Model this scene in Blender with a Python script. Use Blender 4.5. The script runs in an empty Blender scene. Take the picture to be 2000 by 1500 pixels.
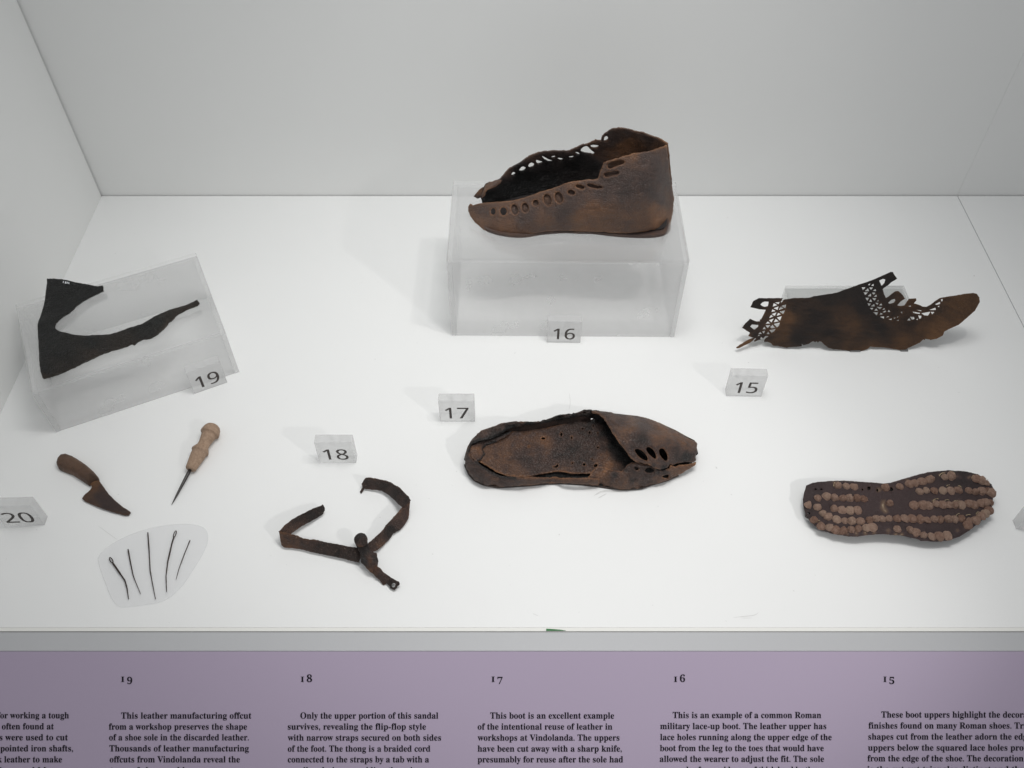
import bpy, math, random
import numpy as np
from mathutils import Vector, Matrix, noise
from mathutils.geometry import delaunay_2d_cdt

random.seed(7)
SC = bpy.context.scene
COL = SC.collection

# ------------------------------------------------------------------ camera
F, PITCH, CAMH = 1763.0, math.radians(49.8), 0.90
CP, SP = math.cos(PITCH), math.sin(PITCH)
cam = bpy.data.cameras.new('camera')
cam.sensor_width = 36.0
cam.lens = F * 36.0 / 2000.0
cam.clip_start = 0.01
cam.clip_end = 60
camo = bpy.data.objects.new('camera', cam)
camo.location = (0, 0, CAMH)
camo.rotation_euler = (math.pi / 2 - PITCH, 0, 0)
COL.objects.link(camo)
SC.camera = camo

# ------------------------------------------------------------------ light
w = bpy.data.worlds.new('World')
SC.world = w
w.use_nodes = True
bg = w.node_tree.nodes['Background']
bg.inputs[0].default_value = (0.965, 0.98, 1.0, 1)
bg.inputs[1].default_value = 0.32
SC.view_settings.view_transform = 'Standard'
SC.view_settings.look = 'None'
SC.view_settings.exposure = 0.0
SC.view_settings.gamma = 1.0


def lamp(name, kind, loc, target, energy, color=(1, 1, 1), **kw):
    l = bpy.data.lights.new(name, kind)
    l.energy = energy
    l.color = color
    for k, v in kw.items():
        setattr(l, k, v)
    o = bpy.data.objects.new(name, l)
    o.location = loc
    o.rotation_euler = (Vector(target) - Vector(loc)).to_track_quat('-Z', 'Y').to_euler()
    COL.objects.link(o)
    return o


WARM = (1.0, 0.975, 0.95)
lamp('ceiling_diffuser', 'AREA', (0.10, 0.62, 1.42), (0.10, 0.76, 0.0), 2.6, (0.99, 1.0, 0.99), shape='RECTANGLE', size=1.3, size_y=0.4)
lamp('back_fill', 'SPOT', (0.03, 0.80, 1.35), (0.02, 0.90, 0.0), 19, (0.99, 1.0, 0.99), spot_size=math.radians(80), spot_blend=1.0, shadow_soft_size=0.2)  # added soft fill to lift the back floor and wall; no known lamp
lamp('case_spot', 'SPOT', (0.37, 0.66, 1.2), (0.10, 0.68, 0), 8.5, WARM, spot_size=math.radians(78), spot_blend=1.0, shadow_soft_size=0.012)
lamp('case_spot', 'SPOT', (0.20, 0.62, 1.25), (-0.05, 0.64, 0), 6.5, WARM, spot_size=math.radians(78), spot_blend=1.0, shadow_soft_size=0.016)
lamp('room_spot', 'SPOT', (1.32, -0.62, 1.25), (0.06, 0.56, 0.0), 34, WARM, spot_size=math.radians(23.5), spot_blend=0.8, shadow_soft_size=0.022)


# ------------------------------------------------------------------ helpers
def ray(px, py):
    u, v = px - 1000.0, py - 750.0
    return u, F * CP - v * SP, -F * SP - v * CP


def at_z(px, py, z=0.0):
    dx, dy, dz = ray(px, py)
    t = (CAMH - z) / (-dz)
    return Vector((dx * t, dy * t, z))


def at_y(px, py, Y):
    dx, dy, dz = ray(px, py)
    t = Y / dy
    return Vector((dx * t, Y, CAMH + dz * t))


def Z(x0, y0, s):
    """pixel coordinates read from an enlargement of a detail"""
    return lambda pts: [(x0 + p[0] / s, y0 + p[1] / s) + tuple(p[2:]) for p in pts]


def densify(poly, step, closed=True):
    out = []
    n = len(poly)
    for i in range(n if closed else n - 1):
        a, b = poly[i], poly[(i + 1) % n]
        d = math.hypot(b[0] - a[0], b[1] - a[1])
        k = max(1, int(round(d / step)))
        for j in range(k):
            f = j / k
            out.append((a[0] + (b[0] - a[0]) * f, a[1] + (b[1] - a[1]) * f))
    if not closed:
        out.append(tuple(poly[-1][:2]))
    return out


def chaikin(poly, it=1, closed=True):
    for _ in range(it):
        out = []
        n = len(poly)
        for i in range(n if closed else n - 1):
            a, b = poly[i], poly[(i + 1) % n]
            out.append((a[0] * .75 + b[0] * .25, a[1] * .75 + b[1] * .25))
            out.append((a[0] * .25 + b[0] * .75, a[1] * .25 + b[1] * .75))
        if not closed:
            out = [poly[0]] + out + [poly[-1]]
        poly = out
    return poly


def ragged(poly, amp, seed=0):
    out = []
    for i, p in enumerate(poly):
        n1 = noise.noise_vector(Vector((p[0] * .21, p[1] * .21, seed)))
        n2 = noise.noise_vector(Vector((p[0] * .63, p[1] * .63, seed + 5)))
        out.append((p[0] + amp * (n1.x + .5 * n2.x), p[1] + amp * (n1.y + .5 * n2.y)))
    return out


def inside(P, poly):
    P = np.asarray(P, float)
    q = np.asarray(poly, float)[:, :2]
    r = np.zeros(len(P), bool)
    n = len(q)
    for i in range(n):
        x1, y1 = q[i]
        x2, y2 = q[(i + 1) % n]
        if y1 == y2:
            continue
        c = ((y1 > P[:, 1]) != (y2 > P[:, 1])) & (P[:, 0] < (x2 - x1) * (P[:, 1] - y1) / (y2 - y1) + x1)
        r ^= c
    return r


def dist_to(P, polys):
    P = np.asarray(P, float)
    best = np.full(len(P), 1e9)
    for poly in polys:
        q = np.asarray(poly, float)[:, :2]
        for i in range(len(q)):
            a, b = q[i], q[(i + 1) % len(q)]
            ab = b - a
            L = max(ab @ ab, 1e-9)
            t = np.clip(((P - a) @ ab) / L, 0, 1)
            d = np.hypot(*(P - (a + t[:, None] * ab)).T)
            best = np.minimum(best, d)
    return best


def wrinkles(amp, fx, fy, ctrl=None, seed=0):
    """creases running along the sheet"""
    def f(P):
        v = np.array([noise.noise(Vector((p[0] * fx, p[1] * fy + 2.5 * noise.noise(Vector((p[0] * .02, p[1] * .02, seed))), seed))) for p in P])
        v = amp * (1 - np.abs(v) * 2)
        if ctrl is not None:
            v = v * np.clip(idw(ctrl, P), 0, 1)
        return v
    return f


class TPS:
    """smooth surface through a few known depths"""
    def __init__(self, ctrl, smooth=1e-3):
        c = np.asarray(ctrl, float)
        self.m = c[:, :2].mean(0)
        self.s = max(np.ptp(c[:, 0]), np.ptp(c[:, 1]), 1e-6)
        self.x = (c[:, :2] - self.m) / self.s
        n = len(c)
        K = self.k(self.x, self.x) + np.eye(n) * smooth
        P = np.hstack([np.ones((n, 1)), self.x])
        A = np.block([[K, P], [P.T, np.zeros((3, 3))]])
        self.w = np.linalg.lstsq(A, np.concatenate([c[:, 2], np.zeros(3)]), rcond=None)[0]

    @staticmethod
    def k(a, b):
        r2 = ((a[:, None, :] - b[None]) ** 2).sum(-1)
        return .5 * r2 * np.log(r2 + 1e-12)

    def __call__(self, P):
        x = (np.asarray(P, float)[:, :2] - self.m) / self.s
        return self.k(x, self.x) @ self.w[:-3] + self.w[-3] + x @ self.w[-2:]


def idw(ctrl, P, p=3.0):
    spots = [c for c in ctrl if len(c) > 3]
    if spots:
        P = np.asarray(P, float)
        s = idw([c for c in ctrl if len(c) == 3], P, p)
        for c in spots:
            s = s + c[2] * np.exp(-(((P[:, 0] - c[0]) ** 2 + (P[:, 1] - c[1]) ** 2) / c[3] ** 2))
        return s
    c = np.asarray(ctrl, float)
    d2 = ((np.asarray(P)[:, None, :2] - c[None, :, :2]) ** 2).sum(-1) + 4.0
    wt = d2 ** (-p / 2)
    return (wt * c[:, 2]).sum(1) / wt.sum(1)


def thing(name, label, cat, loc=(0, 0, 0), group=None, rz=0):
    o = bpy.data.objects.new(name, None)
    o.empty_display_size = .02
    COL.objects.link(o)
    o.location = loc
    o.rotation_euler = (0, 0, rz)
    o['label'] = label
    o['category'] = cat
    if group:
        o['group'] = group
    return o


def tag(o, label, cat, group=None):
    o['label'] = label
    o['category'] = cat
    if group:
        o['group'] = group
    return o


def mesh_obj(name, verts, faces, mat, parent=None, origin=None, smooth=False, stain_shade=None, label=None):
    """verts in world coordinates; origin = base of the thing"""
    if origin is None:
        origin = tuple(root_of(parent).location) if parent else (0, 0, 0)
    og = Vector(origin)
    me = bpy.data.meshes.new(name)
    me.from_pydata([tuple(Vector(v) - og) for v in verts], [], [tuple(f) for f in faces])
    me.update()
    if stain_shade is not None:
        at = me.attributes.new('stain_shade', 'FLOAT', 'POINT')  # leather stains, plus shade painted into gaps, creases and openings
        at.data.foreach_set('value', np.asarray(stain_shade, dtype=np.float32))
    if smooth:
        me.polygons.foreach_set('use_smooth', [True] * len(me.polygons))
    me.materials.append(mat)
    o = bpy.data.objects.new(name, me)
    COL.objects.link(o)
    if parent:
        o.parent = parent
    else:
        o.location = og
    if label:
        o['label'] = label
    return o


def root_of(o):
    while o.parent:
        o = o.parent
    return o


def sheet(name, outline, mat, depth, mode='z', holes=(), step=4.0, thick=.002, parent=None, origin=None,
          stain_shade=None, rough=.0004, rscale=90., round_px=0., round_h=0., rag=0., seed=0, relief=None,
          hole_lip=0., hole_lip_px=5., flat_bottom=None, label=None, inflate=None, crisp=0., wear=.10):
    """A leather sheet: outline and holes seen in the picture, each point carried to its own real depth,
    then given thickness. depth: list of (px, py, z|Y) or a callable(P)->depth. mode 'z' | 'y' | 'plane'."""
    bstep = step * .8
    out = densify(outline, bstep)
    if rag:
        out = ragged(out, rag, seed)
    hs = []
    for h in holes:
        hh = [p[:2] for p in h]
        if not crisp:
            hh = chaikin(hh, 1)
        elif len(h) <= 4:
            c_ = (sum(p[0] for p in hh) / len(hh), sum(p[1] for p in hh) / len(hh))
            hh = [(c_[0] + (p[0] - c_[0]) * crisp, c_[1] + (p[1] - c_[1]) * crisp) for p in hh]
        hh = densify(hh, bstep)
        hs.append(hh)
    polys = [out] + hs
    xs = [p[0] for p in out]
    ys = [p[1] for p in out]
    rnd = random.Random(seed + 11)
    G = []
    y = min(ys)
    r = 0
    while y < max(ys):
        x = min(xs) + (step * .5 if r % 2 else 0)
        while x < max(xs):
            G.append((x + rnd.uniform(-.18, .18) * step, y + rnd.uniform(-.18, .18) * step))
            x += step
        y += step * .87
        r += 1
    G = np.array(G)
    k = inside(G, out)
    for h in hs:
        k &= ~inside(G, h)
    G = G[k]
    if len(G):
        G = G[dist_to(G, polys) > step * .45]
    V = [Vector(p) for poly in polys for p in poly]
    E = []
    b = 0
    for poly in polys:
        n = len(poly)
        E += [(b + i, b + (i + 1) % n) for i in range(n)]
        b += n
    V += [Vector(p) for p in G]
    v2, e2, f2, *_ = delaunay_2d_cdt(V, E, [], 0, 1e-5)
    P = np.array([(v.x, v.y) for v in v2])
    T = np.array([f for f in f2 if len(f) == 3])
    C = P[T].mean(1)
    k = inside(C, out)
    for h in hs:
        k &= ~inside(C, h)
    T = T[k]
    a, bb, c = P[T[:, 0]], P[T[:, 1]], P[T[:, 2]]
    ar = (bb[:, 0] - a[:, 0]) * (c[:, 1] - a[:, 1]) - (bb[:, 1] - a[:, 1]) * (c[:, 0] - a[:, 0])
    T = T[np.abs(ar) > 1e-4]
    ar = ar[np.abs(ar) > 1e-4]
    T[ar > 0] = T[ar > 0][:, ::-1]          # face the viewer's side
    used = np.unique(T)
    remap = -np.ones(len(P), int)
    remap[used] = np.arange(len(used))
    P = P[used]
    T = remap[T]
    D = depth(P) if callable(depth) else TPS(depth)(P)
    if mode == 'z':
        X = np.array([at_z(p[0], p[1], d) for p, d in zip(P, D)])
    else:
        X = np.array([at_y(p[0], p[1], d) for p, d in zip(P, D)])

    def normals(X):
        fn = np.cross(X[T[:, 1]] - X[T[:, 0]], X[T[:, 2]] - X[T[:, 0]])
        N = np.zeros_like(X)
        for j in range(3):
            np.add.at(N, T[:, j], fn)
        return N / np.maximum(np.linalg.norm(N, axis=1), 1e-12)[:, None]

    N = normals(X)
    dB = dist_to(P, polys)
    off = np.zeros(len(P))
    if rough:
        off += np.array([rough * (noise.noise(Vector(x) * rscale + Vector((seed, 0, 0))) +
                                  .5 * noise.noise(Vector(x) * rscale * 2.7)) for x in X])
    if round_px:
        tt = np.clip(1 - dB / round_px, 0, 1)
        off -= round_h * tt ** 2
    if hole_lip and hs:
        dh = dist_to(P, hs)
        off += hole_lip * np.exp(-((dh - hole_lip_px * .6) / (hole_lip_px * .5)) ** 2)
    if relief is not None:
        off += relief(P)
    if inflate:
        rr, hh = inflate
        tt = np.clip(dB / rr, 0, 1)
        off += hh * np.sqrt(np.maximum(0, 1 - (1 - tt) ** 2))
    X = X + N * off[:, None]
    N = normals(X)
    n = len(X)
    if flat_bottom is not None:
        Xb = X.copy()
        Xb[:, 2] = flat_bottom
    else:
        Xb = X - N * thick
    from collections import Counter
    cnt = Counter()
    for t in T:
        for i in range(3):
            cnt[(t[i], t[(i + 1) % 3])] += 1
    bd = [(i, j) for (i, j) in cnt if (j, i) not in cnt]
    verts = np.vstack([X, Xb])
    faces = [tuple(t) for t in T] + [tuple(int(i) + n for i in t[::-1]) for t in T]
    # rim with its own vertices so the cut edge stays crisp
    rim = {}
    rv = []
    for e in bd:
        for i in e:
            if i not in rim:
                rim[i] = (2 * n + len(rv), 2 * n + len(rv) + 1)
                rv += [X[i], Xb[i]]
    if rv:
        verts = np.vstack([verts, np.array(rv)])
    for i, j in bd:
        faces.append((rim[j][0], rim[i][0], rim[i][1], rim[j][1]))
    st = None
    if stain_shade is not None:
        s = idw(stain_shade, P) if not np.isscalar(stain_shade) else np.full(n, stain_shade)
        if wear:
            s = s + wear * np.exp(-(dB / 1.6) ** 2)
        st = np.concatenate([s, s, np.array([s[i] for i in rim for _ in (0, 1)])]) if rv else np.concatenate([s, s])
    faces = [tuple(int(i) for i in f) for f in faces]
    return mesh_obj(name, verts, faces, mat, parent, origin, True, st, label)


def skirt(name, pts, zb, mat, parent, inset=0., stain_shade=.4, thick=.002):
    """wall hanging from a line of 3D points down to height zb"""
    n = len(pts)
    c = sum((Vector(p) for p in pts), Vector()) / n
    V, Fs = [], []
    for p in pts:
        p = Vector(p)
        d = (c - p)
        d.z = 0
        d.normalize()
        for k in range(4):
            f = k / 3
            bulge = math.sin(f * math.pi) * .003
            z = p.z + (zb - p.z) * f
            q = p + d * (inset * f - bulge)
            V.append((q.x, q.y, z))
        for k in range(4):
            f = 1 - k / 3
            bulge = math.sin(f * math.pi) * .003
            z = p.z + (zb - p.z) * f
            q = p + d * (inset * f - bulge + thick)
            V.append((q.x, q.y, z))
    for i in range(n - 1):
        a, b = i * 8, (i + 1) * 8
        for k in range(8):
            k2 = (k + 1) % 8
            Fs.append((a + k, b + k, b + k2, a + k2))
    return mesh_obj(name, V, Fs, mat, parent, None, True, np.full(len(V), stain_shade))


def slab(name, plan, z0, z1, mat, parent=None, origin=None, stain_shade=None, bevel=.001):
    """flat thick piece from a plan outline in metres"""
    n = len(plan)
    c = Vector((sum(p[0] for p in plan) / n, sum(p[1] for p in plan) / n))

    def ring(k, z):
        out = []
        for p in plan:
            d = Vector((p[0], p[1])) - c
            L = max(d.length, 1e-6)
            q = c + d * ((L - k) / L)
            out.append((q.x, q.y, z))
        return out
    V = ring(bevel, z0) + ring(0, z0 + bevel) + ring(0, z1 - bevel) + ring(bevel, z1)
    Fs = []
    for r in range(3):
        for i in range(n):
            j = (i + 1) % n
            Fs.append((r * n + i, r * n + j, (r + 1) * n + j, (r + 1) * n + i))
    Fs.append(tuple(range(n - 1, -1, -1)))
    Fs.append(tuple(range(3 * n, 4 * n)))
    a = sum(plan[i][0] * plan[(i + 1) % n][1] - plan[(i + 1) % n][0] * plan[i][1] for i in range(n))
    if a < 0:
        Fs = [f[::-1] for f in Fs]
    return mesh_obj(name, V, Fs, mat, parent, origin, False, None if stain_shade is None else np.full(len(V), stain_shade))


def box(name, lo, hi, mat, parent=None, bevel=.0004, M=None):
    """bevelled box in the parent's own axes (or in the world when it has none)"""
    x0, y0, z0 = lo
    x1, y1, z1 = hi
    b = bevel
    V = []
    for sx in (0, 1):
        for sy in (0, 1):
            for sz in (0, 1):
                X = (x0, x1)[sx]
                Y = (y0, y1)[sy]
                Zz = (z0, z1)[sz]
                ix, iy, iz = (b, -b)[sx], (b, -b)[sy], (b, -b)[sz]
                V += [(X, Y + iy, Zz + iz), (X + ix, Y, Zz + iz), (X + ix, Y + iy, Zz)]
    import bmesh
    bm = bmesh.new()
    for v in V:
        bm.verts.new(v)
    bmesh.ops.convex_hull(bm, input=bm.verts)
    bmesh.ops.dissolve_limit(bm, angle_limit=.02, verts=bm.verts, edges=bm.edges)
    bmesh.ops.recalc_face_normals(bm, faces=bm.faces)
    me = bpy.data.meshes.new(name)
    bm.to_mesh(me)
    bm.free()
    me.materials.append(mat)
    o = bpy.data.objects.new(name, me)
    COL.objects.link(o)
    if parent:
        o.parent = parent
    if M is not None:
        o.matrix_local = M
    return o


def tube(name, pts, radii, mat, parent=None, origin=None, seg=10, stain_shade=None):
    V, Fs = [], []
    n = len(pts)
    for i in range(n):
        a = Vector(pts[max(i - 1, 0)])
        b = Vector(pts[min(i + 1, n - 1)])
        t = (b - a).normalized()
        s = t.cross(Vector((0, 0, 1)))
        if s.length < 1e-4:
            s = Vector((1, 0, 0))
        s.normalize()
        u = s.cross(t)
        for k in range(seg):
            an = 2 * math.pi * k / seg
            V.append(Vector(pts[i]) + (s * math.cos(an) + u * math.sin(an)) * radii[i])
    for i in range(n - 1):
        for k in range(seg):
            k2 = (k + 1) % seg
            Fs.append((i * seg + k, i * seg + k2, (i + 1) * seg + k2, (i + 1) * seg + k))
    Fs.append(tuple(range(seg - 1, -1, -1)))
    Fs.append(tuple((n - 1) * seg + k for k in range(seg)))
    return mesh_obj(name, V, Fs, mat, parent, origin, True, None if stain_shade is None else np.full(len(V), stain_shade))


def glyphs(text):
    """serif bold letters of the built-in font stack"""
    o = ''
    for c in text:
        if 'A' <= c <= 'Z':
            o += chr(0x1d400 + ord(c) - 65)
        elif 'a' <= c <= 'z':
            o += chr(0x1d41a + ord(c) - 97)
        elif '0' <= c <= '9':
            o += chr(0x1d7ce + ord(c) - 48)
        else:
            o += c
    return o


def text_geo(body, offset=0.0):
    """2D triangles of a line of lettering, set at size 1 on the baseline"""
    cu = bpy.data.curves.new('lettering', 'FONT')
    cu.body = body
    cu.size = 1
    cu.offset = offset
    cu.resolution_u = 3
    ob = bpy.data.objects.new('lettering', cu)
    COL.objects.link(ob)
    dg = bpy.context.evaluated_depsgraph_get()
    me = bpy.data.meshes.new_from_object(ob.evaluated_get(dg))
    V = np.array([v.co[:2] for v in me.vertices]) if len(me.vertices) else np.zeros((0, 2))
    Fs = [tuple(p.vertices) for p in me.polygons]
    bpy.data.objects.remove(ob)
    bpy.data.curves.remove(cu)
    bpy.data.meshes.remove(me)
    return V, Fs


# ------------------------------------------------------------------ materials
def mat(name):
    m = bpy.data.materials.new(name)
    m.use_nodes = True
    nt = m.node_tree
    b = nt.nodes['Principled BSDF']
    return m, nt, b


def N(nt, t, **kw):
    n = nt.nodes.new(t)
    for k, v in kw.items():
        if k.startswith('i_'):
            n.inputs[k[2:].replace('_', ' ')].default_value = v
        else:
            setattr(n, k, v)
    return n


def plain(name, col, rough=.5, spec=.5, noise_amt=.03, nscale=6., metallic=0.):
    m, nt, b = mat(name)
    tc = N(nt, 'ShaderNodeTexCoord')
    no = N(nt, 'ShaderNodeTexNoise', i_Scale=nscale, i_Detail=6.)
    nt.links.new(tc.outputs['Object'], no.inputs['Vector'])
    mr = N(nt, 'ShaderNodeMapRange')
    mr.inputs['To Min'].default_value = 1 - noise_amt
    mr.inputs['To Max'].default_value = 1 + noise_amt
    nt.links.new(no.outputs['Fac'], mr.inputs['Value'])
    mx = N(nt, 'ShaderNodeVectorMath', operation='SCALE')
    mx.inputs[0].default_value = col
    nt.links.new(mr.outputs[0], mx.inputs['Scale'])
    nt.links.new(mx.outputs[0], b.inputs['Base Color'])
    b.inputs['Roughness'].default_value = rough
    b.inputs['Specular IOR Level'].default_value = spec
    b.inputs['Metallic'].default_value = metallic
    return m


def leather(name, ramp, amp=.35, nscale=45., rough=.6, bump=.35, grain=900., crease=350., stretch=(1, 1, 1), spec=.35,
            speck=0.):
    m, nt, b = mat(name)
    L = nt.links.new
    tc = N(nt, 'ShaderNodeTexCoord')
    mp = N(nt, 'ShaderNodeMapping')
    mp.inputs['Scale'].default_value = stretch
    L(tc.outputs['Object'], mp.inputs['Vector'])
    at = N(nt, 'ShaderNodeAttribute', attribute_name='stain_shade')
    n1 = N(nt, 'ShaderNodeTexNoise', i_Scale=nscale, i_Detail=8., i_Roughness=.65, i_Distortion=.4)
    L(mp.outputs[0], n1.inputs['Vector'])
    n2 = N(nt, 'ShaderNodeTexNoise', i_Scale=nscale * 8, i_Detail=5., i_Roughness=.7)
    L(mp.outputs[0], n2.inputs['Vector'])
    a = N(nt, 'ShaderNodeMath', operation='MULTIPLY_ADD')
    L(n1.outputs['Fac'], a.inputs[0])
    a.inputs[1].default_value = amp * 2
    a.inputs[2].default_value = -amp
    c = N(nt, 'ShaderNodeMath', operation='ADD')
    L(a.outputs[0], c.inputs[0])
    L(at.outputs['Fac'], c.inputs[1])
    a2 = N(nt, 'ShaderNodeMath', operation='MULTIPLY_ADD')
    L(n2.outputs['Fac'], a2.inputs[0])
    a2.inputs[1].default_value = amp * .9
    a2.inputs[2].default_value = -amp * .45
    d = N(nt, 'ShaderNodeMath', operation='ADD')
    L(c.outputs[0], d.inputs[0])
    L(a2.outputs[0], d.inputs[1])
    cr = N(nt, 'ShaderNodeValToRGB')
    el = cr.color_ramp.elements
    while len(el) < len(ramp):
        el.new(.5)
    for e, (p, col) in zip(el, ramp):
        e.position = p
        e.color = (*col, 1)
    L(d.outputs[0], cr.inputs['Fac'])
    colout = cr.outputs['Color']
    if speck:
        v = N(nt, 'ShaderNodeTexNoise', i_Scale=700., i_Detail=2.)
        L(tc.outputs['Object'], v.inputs['Vector'])
        th = N(nt, 'ShaderNodeMapRange')
        th.inputs['From Min'].default_value = .69
        th.inputs['From Max'].default_value = .76
        th.inputs['To Max'].default_value = speck
        L(v.outputs['Fac'], th.inputs['Value'])
        mx = N(nt, 'ShaderNodeMix', data_type='RGBA')
        L(th.outputs[0], mx.inputs['Factor'])
        L(colout, mx.inputs['A'])
        mx.inputs['B'].default_value = (.42, .33, .25, 1)
        colout = mx.outputs['Result']
    L(colout, b.inputs['Base Color'])
    g = N(nt, 'ShaderNodeTexNoise', i_Scale=grain, i_Detail=4.)
    L(tc.outputs['Object'], g.inputs['Vector'])
    vo = N(nt, 'ShaderNodeTexVoronoi', feature='DISTANCE_TO_EDGE', i_Scale=crease)
    nd = N(nt, 'ShaderNodeTexNoise', i_Scale=120., i_Detail=3.)
    L(mp.outputs[0], nd.inputs['Vector'])
    vm = N(nt, 'ShaderNodeVectorMath', operation='MULTIPLY_ADD')
    L(nd.outputs['Color'], vm.inputs[0])
    vm.inputs[1].default_value = (.006,) * 3
    L(mp.outputs[0], vm.inputs[2])
    L(vm.outputs[0], vo.inputs['Vector'])
    sm = N(nt, 'ShaderNodeMapRange')
    sm.inputs['From Max'].default_value = .12
    L(vo.outputs['Distance'], sm.inputs['Value'])
    ad = N(nt, 'ShaderNodeMath', operation='MULTIPLY_ADD')
    L(g.outputs['Fac'], ad.inputs[0])
    ad.inputs[1].default_value = .8
    L(sm.outputs[0], ad.inputs[2])
    a3 = N(nt, 'ShaderNodeMath', operation='MULTIPLY_ADD')
    L(n1.outputs['Fac'], a3.inputs[0])
    a3.inputs[1].default_value = 2.0
    L(ad.outputs[0], a3.inputs[2])
    bp = N(nt, 'ShaderNodeBump')
    bp.inputs['Strength'].default_value = bump
    bp.inputs['Distance'].default_value = .0018
    L(a3.outputs[0], bp.inputs['Height'])
    L(bp.outputs[0], b.inputs['Normal'])
    rr = N(nt, 'ShaderNodeMapRange')
    rr.inputs['To Min'].default_value = rough - .12
    rr.inputs['To Max'].default_value = rough + .15
    L(n2.outputs['Fac'], rr.inputs['Value'])
    L(rr.outputs[0], b.inputs['Roughness'])
    b.inputs['Specular IOR Level'].default_value = spec
    return m


def acrylic(name, transp, diff, trans, gloss, col=(.86, .88, .88), grough=.25):
    """frosted perspex: part clear, part scattering, a soft sheen"""
    m, nt, b = mat(name)
    nt.nodes.remove(b)
    L = nt.links.new
    out = nt.nodes['Material Output']
    t = N(nt, 'ShaderNodeBsdfTransparent')
    t.inputs[0].default_value = (*[.5 + .5 * c for c in col], 1)
    d = N(nt, 'ShaderNodeBsdfDiffuse')
    d.inputs[0].default_value = (*col, 1)
    s = N(nt, 'ShaderNodeBsdfTranslucent')
    s.inputs[0].default_value = (*col, 1)
    g = N(nt, 'ShaderNodeBsdfGlossy')
    g.inputs['Roughness'].default_value = grough
    m1 = N(nt, 'ShaderNodeMixShader')
    m1.inputs[0].default_value = trans / (diff + trans)
    L(d.outputs[0], m1.inputs[1])
    L(s.outputs[0], m1.inputs[2])
    m2 = N(nt, 'ShaderNodeMixShader')
    tc = N(nt, 'ShaderNodeTexCoord')
    no = N(nt, 'ShaderNodeTexNoise', i_Scale=25., i_Detail=5.)
    L(tc.outputs['Object'], no.inputs['Vector'])
    mr = N(nt, 'ShaderNodeMapRange')
    mr.inputs['To Min'].default_value = transp - .03
    mr.inputs['To Max'].default_value = transp + .03
    L(no.outputs['Fac'], mr.inputs['Value'])
    L(mr.outputs[0], m2.inputs[0])
    L(m1.outputs[0], m2.inputs[1])
    L(t.outputs[0], m2.inputs[2])
    lw = N(nt, 'ShaderNodeFresnel')
    lw.inputs['IOR'].default_value = 1.35
    mu = N(nt, 'ShaderNodeMath', operation='MULTIPLY')
    mu.inputs[1].default_value = gloss
    L(lw.outputs[0], mu.inputs[0])
    m3 = N(nt, 'ShaderNodeMixShader')
    L(mu.outputs[0], m3.inputs[0])
    L(m2.outputs[0], m3.inputs[1])
    L(g.outputs[0], m3.inputs[2])
    L(m3.outputs[0], out.inputs['Surface'])
    return m


def painted(name, col, rough=.45, scuffs=False):
    m, nt, b = mat(name)
    L = nt.links.new
    tc = N(nt, 'ShaderNodeTexCoord')
    n1 = N(nt, 'ShaderNodeTexNoise', i_Scale=3.5, i_Detail=8., i_Roughness=.6)
    L(tc.outputs['Object'], n1.inputs['Vector'])
    mr = N(nt, 'ShaderNodeMapRange')
    mr.inputs['To Min'].default_value = .975
    mr.inputs['To Max'].default_value = 1.02
    L(n1.outputs['Fac'], mr.inputs['Value'])
    mx = N(nt, 'ShaderNodeVectorMath', operation='SCALE')
    mx.inputs[0].default_value = col
    L(mr.outputs[0], mx.inputs['Scale'])
    co = mx.outputs[0]
    if scuffs:
        # sparse fine specks of dust
        n3 = N(nt, 'ShaderNodeTexNoise', i_Scale=160., i_Detail=1.)
        L(tc.outputs['Object'], n3.inputs['Vector'])
        th = N(nt, 'ShaderNodeMapRange')
        th.inputs['From Min'].default_value = .78
        th.inputs['From Max'].default_value = .84
        th.inputs['To Max'].default_value = .35
        L(n3.outputs['Fac'], th.inputs['Value'])
        mm = N(nt, 'ShaderNodeMix', data_type='RGBA')
        L(th.outputs[0], mm.inputs['Factor'])
        L(co, mm.inputs['A'])
        mm.inputs['B'].default_value = (.35, .34, .33, 1)
        co = mm.outputs['Result']
    L(co, b.inputs['Base Color'])
    b.inputs['Roughness'].default_value = rough
    b.inputs['Specular IOR Level'].default_value = .3
    n2 = N(nt, 'ShaderNodeTexNoise', i_Scale=450., i_Detail=3.)
    L(tc.outputs['Object'], n2.inputs['Vector'])
    bp = N(nt, 'ShaderNodeBump')
    bp.inputs['Strength'].default_value = .04
    bp.inputs['Distance'].default_value = .0004
    L(n2.outputs['Fac'], bp.inputs['Height'])
    L(bp.outputs[0], b.inputs['Normal'])
    return m


M_FLOOR = painted('white_board', (.83, .835, .83), .42, True)
M_WALL = painted('white_wall_paint', (.84, .845, .835), .5)
M_LEDGE = painted('grey_metal_paint', (.475, .48, .495), .4)
M_DARK = plain('dark_gap', (.03, .03, .028), .8)
M_PANEL = painted('lilac_panel', (.48, .405, .53), .45)
M_INK = plain('dark_ink', (.006, .004, .010), .7, .2)
M_TAGINK = plain('brown_ink', (.035, .026, .022), .5)
M_PLINTH = acrylic('frosted_perspex', .74, .62, .38, .35, (.995, .995, .995))
M_PLINTHTOP = acrylic('frosted_perspex_lid', .85, .5, .5, .4, (.995, .995, .995))
M_BLOCK = acrylic('frosted_tag_perspex', .70, .5, .5, .5, (.99, .99, .99))
M_CLEAR = acrylic('clear_perspex', .90, .5, .5, .6, (.98, .985, .98), grough=.3)
M_PLATE = acrylic('satin_perspex', .92, .7, .3, .2, (.97, .97, .975))

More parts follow.
